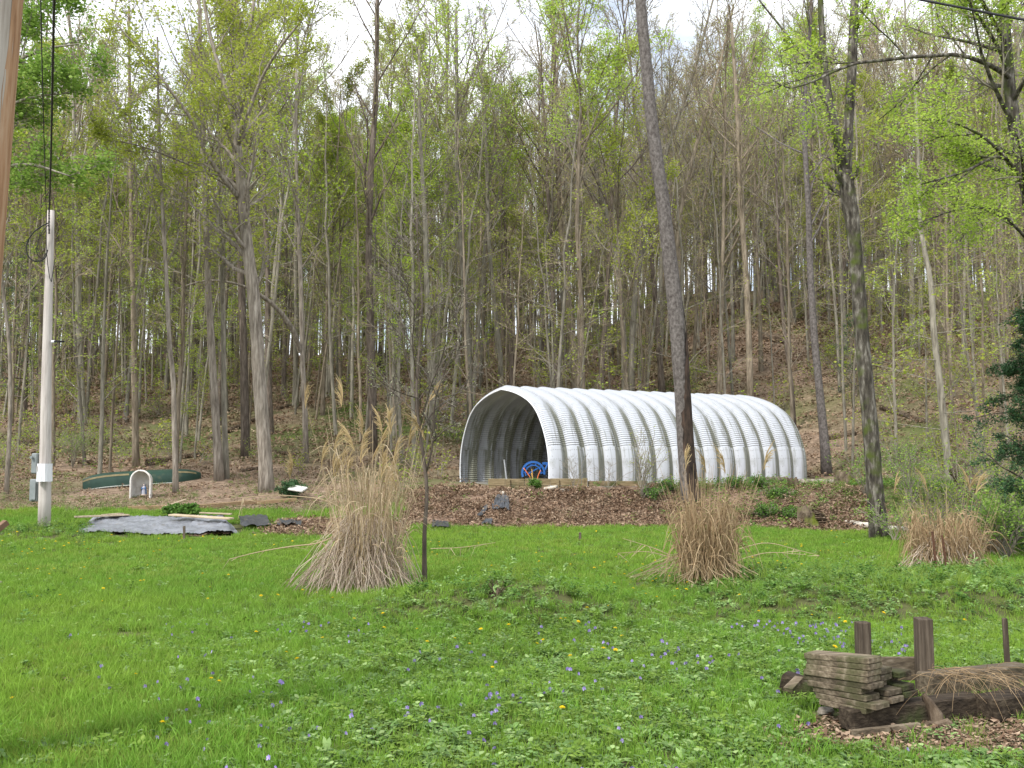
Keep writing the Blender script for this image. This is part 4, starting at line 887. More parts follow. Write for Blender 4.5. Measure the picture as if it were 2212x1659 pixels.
cable('service_cable', 'thick twisted black service cable rising from the utility pole top', [(106, 505, 19.85), (106, 470, 19.8), (107, 440, 19), (111, 300, 15.5), (114, 140, 12.5), (117, 0, 10.4), (119, -120, 9)], .017, 160, 70)
cable('thin_cable', 'thin black cable running down beside the twisted service cable', [(118, 560, 19.85), (110, 610, 19.82), (102, 560, 19.8), (100, 470, 19.6), (95, 300, 16), (90, 100, 12.6), (88, 0, 11.2), (85, -120, 9.6)], .008, 60)
cable('looped_cable', 'black drip loop of cable hanging left of the utility pole top', [(104, 482, 19.8), (88, 490, 19.75), (70, 505, 19.7), (58, 530, 19.7), (62, 555, 19.7), (80, 565, 19.7), (96, 558, 19.75), (103, 540, 19.8)], .013, 40)
cable('looped_cable', 'inner thin loop of cable inside the black drip loop', [(104, 486, 19.78), (92, 500, 19.72), (82, 525, 19.7), (80, 548, 19.7), (90, 558, 19.72), (101, 545, 19.78)], .007, 30)
cable('overhead_wire', 'black overhead wire crossing the upper corner above the arching limb', [(1940, -10, 9.0), (2080, 17, 8.5), (2230, 46, 8.0), (2400, 75, 7.5)], .011, 30)
br = thing('pole_bracket', 'small black lamp bracket sticking out of the utility pole', 'bracket', tuple(P(112, 738, 19.95)))
MB().tubes(np.array([[[0, 0, 0], [.07, -.02, 0]]]), [[.028, .028]], 8, cap=True).build('collar', sheet_m, br); MB().rbox((.16, -.02, 0), (.2, .06, .035), bev=.008).build('arm', rubber, br)
np_m = M('near_pole_wood', [(.26, .22, .185), (.38, .335, .29), (.46, .42, .375)], 3, (7, 7, .4), rough=.9, bump=.4, bscale=9, second=((.30, .15, .07), 1.1, .56, .66))
a, b2 = P(-150, 1640, 5.0), P(-8, -30, 5.0); d = (b2 - a); b3 = a + d * 1.4
n_ = 24; q = np.array([a + (b3 - a) * t for t in np.linspace(0, 1, n_)])
t_ = thing('wooden_pole', 'large leaning wooden pole cut off by the frame edge', 'pole', tuple(a)); MB().tubes((q - a)[None], np.linspace(.145, .125, n_)[None], 24, cap=True, rough=.004).build('shaft', np_m, t_, smooth=True)

an = np.linspace(R(-30), R(40), 7); g3 = np.random.default_rng(6)
strip = np.array([[[q[k, 0] - a[0] + r_ * math.cos(t), q[k, 1] - a[1] + r_ * math.sin(t), q[k, 2] - a[2]] for t in np.concatenate([[an[0] + g3.normal(0, .07)], an[1:]])] for k in range(n_) for r_ in [np.linspace(.145, .125, n_)[k] * 1.008]])
MB().grid(strip).build('stained_side', M('orange_stain', [(.24, .13, .07), (.36, .21, .12), (.44, .30, .20)], 4, (7, 7, .5), rough=.9, bump=.3), t_, smooth=True)

# ------------------------------------------------------------------ canoe, shrine, tarped bed, boards
canoe_g = M('green_hull', [(.018, .05, .035), (.028, .07, .048)], 4, rough=.45, spec=.4, bump=.15, second=((.16, .15, .08), 1.6, .62, .78))
cn = thing('canoe', 'green canoe lying upside down on the wood edge', 'canoe', (0, 0, 0)); a, b2 = P(181, 1056, 28.4), P(432, 1041, 30.4)
mid = (a + b2) / 2; cn.location = (mid[0], mid[1], min(Hs(*a[:2]), Hs(*b2[:2])) + .12); dxy = b2 - a; Lc = float(np.linalg.norm(dxy[:2])); cn.rotation_euler = (0, -math.atan2(dxy[2], Lc), math.atan2(dxy[1], dxy[0]))
ss = np.linspace(-1, 1, 41); nn = 15; hull = np.zeros((41, nn, 3)); th = np.linspace(0, np.pi, nn)
for k, s_ in enumerate(ss):
    w_ = .43 * (1 - abs(s_) ** 2.6) + .012; hgt = .40 * (1 - .16 * abs(s_) ** 8); drop = -.10 * abs(s_) ** 4
    ex = 2 / 2.8; hull[k, :, 0] = s_ * Lc / 2 * 1.02 ; hull[k, :, 1] = -np.cos(th) * 0 + np.sign(np.cos(th)) * -np.abs(np.cos(th)) ** ex * w_
    hull[k, :, 2] = np.abs(np.sin(th)) ** ex * hgt + drop
hull_o = MB().grid(hull).build('hull', canoe_g, cn, smooth=True)
worn = M('worn_tan', [(.20, .165, .085), (.32, .27, .15)], 5, rough=.7)
for sgn, (s0, s1) in ((-1, (-.99, -.30)), (-1, (.52, .9))):
    i0, i1 = int((s0 + 1) * 20), int((s1 + 1) * 20) + 1; seg = hull[i0:i1, 3:5].copy(); seg[..., 1] -= .004; seg[..., 2] += .006; MB().grid(seg).build('worn_strip', worn, hull_o, smooth=True)
for e in (0, nn - 1): MB().tubes(hull[None, :, e] + np.array([0, 0, .0]), np.full((1, 41), .016), 6).build('gunwale', M('pale_trim', [(.45, .47, .43), (.56, .58, .54)], 4), cn, smooth=True)

tub_m = M('old_enamel', [(.50, .46, .42), (.66, .63, .59), (.74, .72, .69)], 3, rough=.55, second=((.30, .25, .18), 2.4, .50, .70))
tb = thing('bathtub_shrine', 'upended old white bathtub half buried as a shrine before the canoe', 'shrine', tuple(P(303, 1073, 26.6)))
k_ = 26.6 / F; wd, ht = 21.5 * k_, 56 * k_; an = np.linspace(0, np.pi, 17)
arch = np.concatenate([[(-wd, -.1), (-wd, .15), (-wd, .3)], np.stack([-wd * np.cos(an), ht - wd + wd * np.sin(an)], 1), [(wd, .3), (wd, .15), (wd, -.1)]])
lay = []
for dpt, sc_ in ((0, 1.0), (.06, .95), (.22, .88), (.34, .74), (.38, .45), (.385, .05)):
    lay.append(np.stack([arch[:, 0] * sc_, np.full(len(arch), dpt), (arch[:, 1] - ht * .45) * (sc_ * .5 + .5) + ht * .45 if sc_ > .5 else (arch[:, 1] - ht * .45) * sc_ * 1.3 + ht * .45], -1))
MB().grid(np.array(lay)).build('basin', tub_m, tb, smooth=True)
MB().tubes(np.stack([arch[:, 0] * .985, np.full(len(arch), -.01), arch[:, 1]], -1)[None], np.full((1, len(arch)), .026), 9).build('rim', tub_m, tb, smooth=True)
STATUE_K = .72
stt = thing('garden_statue', 'small blue-robed figure statue standing inside the upended bathtub', 'statue', tuple(P(307, 1069, 26.62) + np.array([0, .12, 0])))
stt.scale = (STATUE_K,) * 3
robe = M('blue_robe', [(.05, .13, .30), (.10, .22, .42)], 9, rough=.6); gown = M('pale_gown', [(.33, .34, .42), (.48, .47, .5)], 8, rough=.6)
MB().lathe([(.075, .0), (.08, .05), (.07, .16), (.062, .24), (.06, .29), (.035, .325), (.02, .335)], sides=18).build('gown', gown, stt, smooth=True)
an = np.linspace(R(-35), R(215), 16); MB().grid(np.array([[[r * math.cos(a), r * math.sin(a) * .95 + .012, z_] for a in an] for r, z_ in ((.10, .02), (.097, .12), (.092, .22), (.075, .29), (.045, .325), (.045, .36), (.036, .40), (.005, .415))])).build('mantle', robe, stt, smooth=True)
MB().lathe([(.0, .325), (.022, .335), (.033, .36), (.031, .385), (.018, .40), (0, .402)], sides=14).build('head', M('pale_face', [(.5, .4, .33), (.6, .5, .42)], 6), stt, smooth=True)
MB().lathe([(0, -.02), (.10, -.02), (.10, .0), (.08, .01), (0, .012)], sides=14).build('plinth', M('plinth', [(.45, .34, .26), (.55, .45, .36)], 6), stt)
for s_ in (-1, 1): MB().tubes(np.array([[[s_ * .06, -.02, .28], [s_ * .065, -.06, .22], [s_ * .01, -.085, .24]]]), [[.022, .02, .012]], 8, cap=True).build('arm', robe, stt, smooth=True)

tp = thing('tarped_bed', 'raised bed covered by a wrinkled grey-black plastic tarp', 'bed', tuple(G(350, 1160)))
to = np.array(tp.location); ns, nt = 90, 34; g2 = np.random.default_rng(8)
c00, c10, c11, c01 = P(168, 1166, 19.2), P(520, 1147, 19.9), P(500, 1117, 21.5), P(178, 1118, 21.3)
s_, t_ = np.meshgrid(np.linspace(0, 1, ns), np.linspace(0, 1, nt), indexing='ij')
p = ((1 - s_) * (1 - t_))[..., None] * c00 + (s_ * (1 - t_))[..., None] * c10 + (s_ * t_)[..., None] * c11 + ((1 - s_) * t_)[..., None] * c01
wr = .018 * wav(p[..., 0] * 1.0, p[..., 1] * 2.2, .5, 1) + .012 * wav(p[..., 0], p[..., 1] * 1.5, .22, 2) + .006 * g2.normal(0, 1, p.shape[:2])
edge = sm(0, .10, s_) * sm(1, .93, s_); p[..., 2] = np.maximum(p[..., 2] - (1 - edge) * .16, H(p[..., 0], p[..., 1]) + .012) + .035 * edge + wr * (.4 + edge)
p[..., 1] += (1 - sm(0, .15, t_)) * .06 * wav(p[..., 0], p[..., 0] * 0, .35, 3)
tarp_cover = M('tarp', [(.17, .18, .20), (.24, .25, .275)], 3, rough=.34, spec=.6, bump=.35, bscale=9, bdist=.03, second=((.14, .12, .10), 3, .62, .8))
MB().grid(p - to).build('tarp', tarp_cover, tp, smooth=True)
# soil heart below the tarp
q = p.copy(); q[..., 2] -= .05; MB().grid(q - to).build('soil', mat_litter, tp, smooth=True)
crumple('plastic_scrap', 'loose black plastic flap right of the tarped bed', [G(520, 1146), G(585, 1146), G(575, 1122), G(515, 1124)], .03, 12, seed=6)
crumple('plastic_scrap', 'dark plastic edge poking from dry leaves right of the loose flap', [G(598, 1143), G(650, 1144), G(652, 1134), G(600, 1133)], .03, 9, seed=7)
board_m = M('pale_board', [(.34, .26, .17), (.47, .38, .26), (.57, .48, .35)], 4, (.8, 6, 6), rough=.85, bump=.25, bscale=9, vary=.12)
def board(name, label, a, b2, w_, th, mt, cat='board', roll=0.0, group=None, bev=.006):
    a, b2 = np.asarray(a, float), np.asarray(b2, float); d = unit((b2 - a)[None])[0]; L_ = np.linalg.norm(b2 - a)
    side = unit(np.cross([0, 0, 1.0], d)[None])[0]; up = np.cross(d, side); rot = np.stack([d, side, up], 1) @ rotx(roll)
    o = MB().rbox((0, 0, 0), (L_, w_, th), bev=bev, rot=rot, jit=.0012).build(name, mt, loc=tuple((a + b2) / 2)); return tag(o, label, cat, group)
board('loose_board', 'pale board on the tarp edge nearest the utility pole', P(164, 1116.5, 20.6), P(276, 1112, 21.4), .20, .03, board_m)
board('loose_board', 'wide pale board on the far tarp edge', P(370, 1112, 20.9), P(500, 1120.5, 20.6), .24, .035, board_m)
board('loose_board', 'short narrow board behind the wide board on the tarp', P(432, 1107.5, 21.5), P(500, 1110.5, 21.4), .09, .03, board_m)
board('loose_board', 'small board overlapping the board by the utility pole end', P(225, 1112.5, 21.0), P(262, 1109.5, 21.6), .15, .03, board_m)
tan_beam = M('tan_beam', [(.24, .16, .09), (.36, .26, .15)], 4, (.8, 5, 5), rough=.9)
board('long_beam', 'long tan beam lying in grass behind the tarped bed', P(275, 1098.5, 24.2), P(402, 1094, 24.6), .14, .11, tan_beam, 'beam')
board('long_beam', 'second long tan beam running toward the leaning pale tree', P(400, 1097, 24.0), P(552, 1084, 25.6), .14, .10, tan_beam, 'beam')
board('long_beam', 'faint tan beam continuing behind the bent dry stalk', P(556, 1086, 25.5), P(640, 1079, 26), .12, .09, tan_beam, 'beam')
board('leaning_stick', 'pale stick propped on the long tan beam', P(352, 1096, 24.2), P(402, 1079, 24.8), .05, .04, board_m, 'stick')
def stake(label, u, v0, v1, Y, w_, mt, du=0, name='stake'):
    a, c = P(u + du, v0, Y), P(u, v1, Y); c[2] = min(c[2], Hs(c[0], c[1])) - .05
    top = a - c; b = MB().rbox((0, 0, 0), (w_, w_ * .8, np.linalg.norm(top)), bev=w_ * .12, rot=np.stack([unit(np.cross([0, 1, 0], top)[None])[0], [0, 1, 0], unit(top[None])[0]], 1), jit=w_ * .03)
    b.v = [v + top / 2 for v in b.v]; o = b.build(name, mt, loc=tuple(c)); return tag(o, label, 'stake')
old_wood = M('old_grey_wood', [(.07, .055, .042), (.13, .105, .08), (.21, .175, .14)], 6, (3, 3, .5), rough=.95, bump=.6, bscale=9)
rusty = M('rusty_steel', [(.06, .03, .02), (.13, .065, .04)], 12, rough=.9)
stake('small wooden stake before the tarped bed', 398, 1136, 1158, 18.9, .04, old_wood)
stake('small dark wooden stub on the lawn before the leafy bank', 1253, 1150, 1170, 18.7, .045, old_wood)
sy = float(G(2030, 1240)[1]) + .35
stake('rusty metal stake in front of the smallest dry grass, leaning left', 2024, 1148, 1240, sy, .028, rusty, -10, 'metal_stake')
stake('rusty metal stake in front of the smallest dry grass, its farther neighbour', 2047, 1156, 1236, sy + .1, .026, rusty, -12, 'metal_stake')
board('brown_board', 'brown board end poking in at the frame edge beside the pole', P(-60, 1185, 15), P(14, 1128, 15.4), .12, .09, M('brown_wood', [(.16, .095, .06), (.24, .15, .10)], 5), 'board')
rock('dark_stone', 'dark stone at the frame edge on the lawn', G(0, 1262), (.12, .1, .08), 15)
a = P(628, 1056, 27); board('white_board', 'white broken board leaning in the dark evergreen shrub', P(628, 1053, 26.6), P(658, 1058, 26.2), .22, .04, M('white_paint', [(.55, .54, .5), (.68, .67, .63)], 5), 'board', roll=.5)

# ------------------------------------------------------------------ lumber pile in the foreground
def Z(zx, zy, Y): return P(1622 + zx * .26667, 1290.6 + zy * .26667, Y)
lumber = M('grey_lumber', [(.06, .046, .032), (.14, .11, .075), (.25, .205, .15)], 4, (1.2, 9, 9), rough=.92, bump=.2, bscale=8, vary=.32, second=((.05, .055, .02), 4, .54, .70))
lumber_dark = M('dark_lumber', [(.018, .013, .009), (.042, .031, .021), (.085, .066, .045)], 4, (1.2, 8, 8), rough=.95, bump=.6, bscale=8, second=((.045, .06, .018), 3, .55, .7))
phi = R(52); A_ = np.array([math.cos(phi), -math.sin(phi), 0]); B_ = np.array([math.sin(phi), math.cos(phi), 0])
anchor = P(1875, 1423, 5.75); px = .00078
def plank(label, col, lift, l0, l1, w_, th, tilt, yaw=0.0, mt=None, name='plank', group='planks in the lumber stack'):
    """l0, l1 along the plank from the right-hand corner, col = metres back, lift = top height below the stack top."""
    a = A_ * math.cos(yaw) + B_ * math.sin(yaw); b = B_ * math.cos(yaw) - A_ * math.sin(yaw)
    a3 = a * math.cos(tilt) + np.array([0, 0, math.sin(tilt)]); up = np.cross(a3, b); rot = np.stack([a3, b, up], 1)
    right = anchor + b * col + a * l1 - np.array([0, 0, lift]); c = right - a3 * (l1 - l0) / 2 + b * w_ / 2 - up * th / 2
    o = MB().rbox((0, 0, 0), (l1 - l0, w_, th), bev=.004, rot=rot, jit=.0007).build(name, mt or lumber, loc=tuple(c)); return tag(o, label, 'plank', group)
ends = [(420, 950), (435, 950), (430, 945), (420, 940), (405, 962), (455, 885), (490, 925), (520, 1005), (560, 920)]
order = ['topmost', 'second', 'third', 'fourth', 'fifth', 'sixth', 'seventh', 'eighth', 'lowest']
for i, (x0, x1) in enumerate(ends):
    lab = f'{order[i]} grey plank ' + ('of' if i in (0, 8) else 'from the top of') + ' the front column in the lumber stack'
    plank(lab, rng.normal(0, .004), .0358 * i, -.44 + (x0 - 420) * px, (x1 - 950) * px, .14, .034, R(4.6 - .5 * i), rng.normal(0, .02))
for i, (e1, w_) in enumerate(((-.02, .13), (.0, .14), (-.04, .12), (.02, .14), (.05, .13))):
    plank(f'{order[i]} grey plank ' + ('of' if i == 0 else 'from the top of') + ' the middle column in the lumber stack', .152 + rng.normal(0, .004), .085 + .038 * i, -.42, e1, w_, .034, R(2.5 - .4 * i), rng.normal(0, .03))
for i, (e1, w_) in enumerate(((.0, .13), (-.05, .13), (.02, .12), (.04, .14))):
    plank(f'{order[i]} dark plank ' + ('of' if i == 0 else 'from the top of') + ' the rear column in the lumber stack', .30 + rng.normal(0, .004), .118 + .037 * i, -.40, e1, w_, .034, R(1.5 - .4 * i), rng.normal(0, .03), mt=lumber_dark)
o = plank('pale splintered slat sticking out low from the rear of the lumber stack', .33, .20, -.2, .13, .05, .02, R(-6), .5, name='slat', group=None)
def bar(name, label, a, b2, w_, th, mt, cat='beam', bev=.006, jit=.002):
    return board(name, label, a, b2, w_, th, mt, cat, bev=bev)
a, b2 = Z(800, 965, 5.76), Z(1850, 860, 6.12); a[2] = b2[2] = Hs(*a[:2]) + .068; board('timber_beam', 'dark square timber beam lying in front under the lumber stack', a + [0, .07, 0], b2 + [0, .07, 0], .135, .13, lumber_dark, 'beam', bev=.01)
a, b2 = Z(1890, 880, 6.06), Z(2700, 830, 6.5); a[2] = b2[2] = Hs(*a[:2]) + .072; board('timber_beam', 'dark timber beam continuing past the frame edge with dry grass over its end', a, b2, .16, .14, lumber_dark, 'beam', bev=.01)
a, b2 = Z(1400, 705, 6.45), Z(2215, 660, 6.75); a[2] = b2[2] = .115; board('timber_beam', 'grey timber beam behind the others with dry grass hanging over it', a, b2, .14, .15, lumber, 'beam', bev=.01)
a, b2 = Z(810, 1035, 5.70), Z(1360, 990, 5.86); a[2] = b2[2] = Hs(*a[:2]) + .025; board('trim_strip', 'thin brown slat lying along the foot of the front timber beam', a, b2, .03, .035, lumber, 'wood strip', bev=.003)
a, b2 = Z(1050, 575, 6.55), Z(1350, 575, 6.62); board('upright_board', 'grey board standing on edge between the two square posts', a, b2, .03, .15, lumber, 'board', bev=.004)
post_m = M('square_post_wood', [(.04, .03, .022), (.085, .066, .048), (.15, .12, .09)], 5, (6, 6, .5), rough=.95, bump=.6, bscale=9)
def post(label, zx0, zx1, zt, Y, dp, rz, name='square_post'):
    a = Z(zx0, zt, Y); c = Z(zx1, zt, Y); x = (a[0] + c[0]) / 2; g0 = Hs(x, Y) - .1; h_ = a[2] - g0
    o = MB().rbox((0, 0, h_ / 2), (c[0] - a[0] - .012, dp, h_), bev=.006, rot=rotz(rz), jit=.0015).build(name, post_m, loc=(x, Y, g0)); return tag(o, label, 'post')
post('shorter round-edged post behind the lumber stack', 845, 962, 195, 6.75, .08, .08); post('taller square post behind the timber beams', 1325, 1462, 165, 6.55, .09, .06)
stake('thin grey picket stake standing behind the right timber beam', 1622 + 2085 * .2667, 1290.6 + 168 * .2667, 1290.6 + 585 * .2667, 6.9, .035, post_m, -8, 'picket_stake')
c = G(1622 + 400 * .2667, 1290.6 + 835 * .2667); c[2] += .075; c[1] += .04; o = MB().rbox((0, 0, 0), (.20, .15, .13), bev=.008, rot=rotz(-.55) @ roty(.22), jit=.004).build('timber_block', lumber_dark, loc=tuple(c)); tag(o, 'dark timber block tipped against the left end of the lumber stack', 'block')
board('wood_offcut', 'pale offcut leaning on the dark timber block', Z(300, 750, 6.12), Z(395, 655, 6.22), .06, .03, lumber, 'offcut', bev=.003)
for k, (zx, zy, sx, lab) in enumerate(((560, 830, .11, 'flat tan stone below the left planks of the stack'), (640, 860, .12, 'brown stone wedged by the end of the front beam'), (600, 960, .10, 'angular brown stone in dry leaves before the front beam end'),
                                       (690, 880, .07, 'small stone touching the front beam end'), (930, 1075, .09, 'flat stone under the front slat, the darker one'), (1020, 1070, .07, 'flat stone under the front slat, the paler one'),
                                       (1590, 985, .06, 'round tan stone below the rear timber gap'), (1690, 965, .08, 'stone under the overhanging dry grass'))):
    c = G(1622 + zx * .2667, 1290.6 + zy * .2667); rock('stone', lab, c + [0, 0, .025], (sx, sx * .8, sx * .55), 30 + k)
c = G(1622 + 1470 * .2667, 1290.6 + 1040 * .2667); t_ = thing('rotten_stub', 'jagged rotten wood stub before the front timber beam', 'stub', tuple(c))
q = np.array([[[.04, 0, -.03], [.02, 0, .06], [-.02, .01, .13], [-.045, .01, .175]]]); MB().tubes(q, [[.05, .04, .028, .012]], 9, rough=.16, cap=True).build('wood', rot_wood, t_)
MB().tubes(np.array([[[.0, -.02, 0], [.07, -.05, .03], [.11, -.06, .0]], [[.02, 0, 0], [-.06, -.06, .02], [-.10, -.08, -.01]]]), [[.025, .02, .01]] * 2, 6, rough=.1).build('root', rot_wood, t_)

# ------------------------------------------------------------------ tall dry ornamental grass
straw = M('straw', [(.34, .25, .145), (.48, .37, .235), (.60, .49, .34)], attr=True, rough=.75, transl=.25)
straw_brown = M('straw_brown', [(.24, .16, .085), (.36, .255, .145), (.50, .38, .235)], attr=True, rough=.75, transl=.2)
straw_grey = M('straw_grey', [(.34, .26, .19), (.54, .44, .34), (.70, .60, .49)], attr=True, rough=.75, transl=.2)
plume_m = M('plume_tan', [(.42, .31, .15), (.55, .43, .24)], attr=True, rough=.85, transl=.3)
def plume_mesh(seed):
    g2 = np.random.default_rng(seed); n = 34; ln = g2.uniform(.12, .27, n); t = np.linspace(0, 1, 4)[None, :, None]
    d = np.stack([g2.normal(.10, .09, n), g2.normal(0, .09, n), np.ones(n)], 1); d = unit(d)[:, None, :]
    s0 = np.stack([0 * ln, 0 * ln, g2.uniform(-.09, .06, n)], 1)[:, None, :]
    p_ = s0 + d * ln[:, None, None] * t; p_[..., 2] -= .05 * t[..., 0] ** 2 * g2.uniform(.3, 2, (n, 1)); p_[..., 0] += .05 * t[..., 0] ** 2
    return MB().strips(p_, np.linspace(.007, .004, 4)[None].repeat(n, 0), val=g2.uniform(0, 1, n)).mesh('plume', plume_m)
plumes = [plume_mesh(k) for k in range(3)]
def bent_blades(g2, n, base_r, z0, out, hgt, fall, seg=8):
    """Ribbon leaves that rise, arch over and hang."""
    an = g2.uniform(0, 6.28, n); r0 = base_r * np.sqrt(g2.uniform(0, 1, n)); t = np.linspace(0, 1, seg)[None]
    o_ = g2.uniform(.4, 1.1, n)[:, None] * out; hh_ = g2.uniform(.5, 1.05, n)[:, None] * hgt; ff = g2.uniform(.3, 1.2, n)[:, None] * fall
    rad = r0[:, None] + o_ * t ** 1.4; z = z0 * g2.uniform(.2, 1, n)[:, None] + hh_ * np.sin(np.minimum(t * 1.25, 1.0) * np.pi / 2) - ff * np.maximum(0, t - .45) ** 1.6 * 2.2
    da = g2.normal(0, .35, n)[:, None] * t
    p_ = np.stack([np.cos(an[:, None] + da) * rad, np.sin(an[:, None] + da) * rad, np.maximum(z, .01)], -1)
    p_[..., :2] += g2.normal(0, .012, (n, seg, 2)); return p_
def clump(name, label, x, y, base_r, hmax, nst, nleaf, nskirt, seed, mats, nplume, lean=(0, 0), skirt=(.55, 1.05), fan=.32, tall=.5):
    g2 = np.random.default_rng(seed); t = thing(name, label, 'dry grass', (x, y, Hs(x, y) - .02))
    # stalks
    an = g2.uniform(0, 6.28, nst); r0 = base_r * np.sqrt(g2.uniform(0, 1, nst)); hh_ = hmax * (tall + (1 - tall) * g2.uniform(0, 1, nst) ** 2.2); seg = np.linspace(0, 1, 7)[None]
    tx = np.cos(an) * r0; ty = np.sin(an) * r0; ox = tx / base_r * fan * hh_ * g2.uniform(.3, 1.1, nst) + g2.normal(0, .04, nst) + lean[0] * hh_; oy = ty / base_r * fan * hh_ * g2.uniform(.3, 1.1, nst) + lean[1] * hh_
    st_ = np.stack([tx[:, None] + ox[:, None] * seg ** 1.3, ty[:, None] + oy[:, None] * seg ** 1.3, hh_[:, None] * seg * (1 - .04 * seg)], -1); st_[..., :2] += g2.normal(0, .008, (nst, 7, 2))
    wd_ = np.linspace(.008, .0035, 7)[None].repeat(nst, 0)
    tag(MB().tubes(st_, wd_ * .5, 3, val=g2.uniform(0, 1, nst)).build('stalks', mats[0], t), kind='stuff')
    b = bent_blades(g2, nleaf, base_r, hmax * .42, .34 * hmax * .5, hmax * .34, .42); k = g2.uniform(0, 1, nleaf)
    tag(MB().strips(b, np.interp(np.linspace(0, 1, 8), [0, .3, 1], [.010, .015, .003])[None].repeat(nleaf, 0), val=k).build('curled_leaves', mats[1], t), kind='stuff')
    # leaves curled on the stalks
    nl = int(nst * 1.9); pick = g2.integers(0, nst, nl); tt = g2.uniform(.3, .85, nl); i_, f_ = at_t(st_, tt); c0 = st_[pick, i_]; d = unit(np.stack([g2.normal(0, 1, len(pick)), g2.normal(0, 1, len(pick)), g2.uniform(.2, 1.2, len(pick))], 1)); L_ = g2.uniform(.12, .38, len(pick)); w7 = np.linspace(0, 1, 6)
    p_ = c0[:, None] + d[:, None] * (L_[:, None] * w7[None])[..., None]; p_[..., 2] -= (L_[:, None] * 1.7) * w7[None] ** 2.6
    tag(MB().strips(p_, np.linspace(.012, .003, 6)[None].repeat(len(pick), 0), val=g2.uniform(0, 1, len(pick))).build('stalk_leaves', mats[1], t), kind='stuff')
    if nskirt:      # broken stems lying outwards over the foot
        an = g2.normal(3.9, 1.5, nskirt); top = g2.uniform(.25, 1.0, nskirt) ** .8 * skirt[1]; rr = skirt[0] * g2.uniform(.35, 1.2, nskirt) * (1 + .25 * np.cos(an - 3.4)); w7 = np.linspace(0, 1, 9)[None]
        rad = .10 + .25 * base_r + (rr[:, None]) * w7 ** 1.25; z = top[:, None] * (1 - w7 ** g2.uniform(1.1, 2.4, nskirt)[:, None]) + .015; da = g2.normal(0, .34, nskirt)[:, None] * w7
        p_ = np.stack([np.cos(an[:, None] + da) * rad, np.sin(an[:, None] + da) * rad, z], -1) + np.cumsum(g2.normal(0, .024, (nskirt, 9, 3)), 1) * np.array([1, 1, .4]); p_[..., 2] = np.maximum(p_[..., 2], .012)
        tag(MB().tubes(p_, np.linspace(.0055, .004, 9)[None].repeat(nskirt, 0), 3, val=g2.uniform(0, 1, nskirt)).build('fallen_stems', mats[2], t), kind='stuff')
    tops = np.argsort(-hh_)[:nplume * 2][g2.permutation(nplume * 2)[:nplume]] if nplume else []
    for q_, k_ in enumerate(tops):
        o = link('plume', plumes[q_ % 3], t, tuple(st_[k_, -1] - [0, 0, .03])); o.rotation_euler = (g2.normal(0, .15), g2.normal(.05, .2), g2.uniform(-.8, .8) + (3.14 if q_ % 3 == 0 else 0)); o.scale = (1.1,) * 3
    return t
c = G(795, 1272); clump('ornamental_grass', 'largest tall dry ornamental grass clump with feathery plumes beside the sapling', c[0], c[1], .42, 2.55, 150, 170, 330, 61, (straw, straw, straw_grey), 28, (-.02, 0), (.55, .95), .33, .3)
c = G(1528, 1250); clump('ornamental_grass', 'upright brown dry grass clump below the dead snag', c[0], c[1], .30, 1.5, 330, 170, 60, 62, (straw_brown, straw_brown, straw), 4, (0, 0), (.55, .4), .36, .42)
c = G(2062, 1236); clump('ornamental_grass', 'smallest faded dry grass clump behind the two rusty stakes', c[0] + .42, c[1] + 1.2, .42, 1.35, 220, 260, 120, 63, (straw_brown, straw_brown, straw_grey), 5, (0, 0), (.38, .6), .40, .4)
c = G(2150, 1215); clump('ornamental_grass', 'low straggling dry grass tuft beside the green bush', c[0] + .35, c[1] + 1.2, .30, .9, 90, 200, 90, 64, (straw_brown, straw_brown, straw_grey), 0, (0, 0), (.5, .4), .4, .4)
def fallen(label, pts, Y, r=.006, n=14, name='fallen_stalk'):
    q = resample(np.array([P(u, v, Y) for u, v in pts]), n); q[:, 2] = np.maximum(q[:, 2], H(q[:, 0], q[:, 1]) + .03); o_ = q[0].copy(); b = MB().tubes((q - o_)[None], np.linspace(r, r * .5, n)[None], 5, val=.6)
    lv = q[rng.integers(4, n, 9)] - o_; d = rng.normal(0, .05, (9, 3)); d[:, 2] = -abs(d[:, 2]); w5 = np.linspace(0, 1, 5)
    b.strips(lv[:, None] + d[:, None] * w5[None, :, None] * 2.2, np.linspace(.010, .003, 5)[None].repeat(9, 0), val=.7)
    return tag(b.build(name, straw, loc=tuple(o_)), label, 'stalk')
fallen('bent dry stalk reaching far left from the largest clump over the lawn', [(740, 1150), (690, 1172), (630, 1180), (560, 1192), (495, 1208)], 11.9, .009)
fallen('bent dry stalk arching left over the debris beside the tarped bed', [(760, 1110), (700, 1080), (640, 1072), (570, 1070), (525, 1076)], 11.9, .008)
fallen('thin pale stalk lying level right of the sapling', [(930, 1185), (990, 1183), (1070, 1172)], 15.5)
fallen('dry stalk lying left of the brown clump, the upper one', [(1450, 1200), (1400, 1180), (1345, 1163)], 13.2)
fallen('dry stalk lying left of the brown clump, the lower one', [(1455, 1205), (1400, 1192), (1335, 1195)], 13.1)
fallen('dry stalk lying right of the brown clump, the upper one', [(1590, 1188), (1650, 1173), (1730, 1190), (1770, 1200)], 13.2)
fallen('dry stalk lying right of the brown clump, the lower one', [(1580, 1215), (1650, 1195), (1740, 1198)], 13.0)
g2 = np.random.default_rng(77); n = 95; c0 = Z(1700, 600, 6.35); c0[2] = .20
st = c0 + np.stack([g2.uniform(-.20, .32, n), g2.normal(0, .07, n), g2.uniform(-.02, .05, n)], 1); d = np.stack([g2.normal(.05, .22, n), -g2.uniform(.0, .45, n), g2.uniform(-.02, .14, n)], 1); w8 = np.linspace(0, 1, 8)[None, :, None]
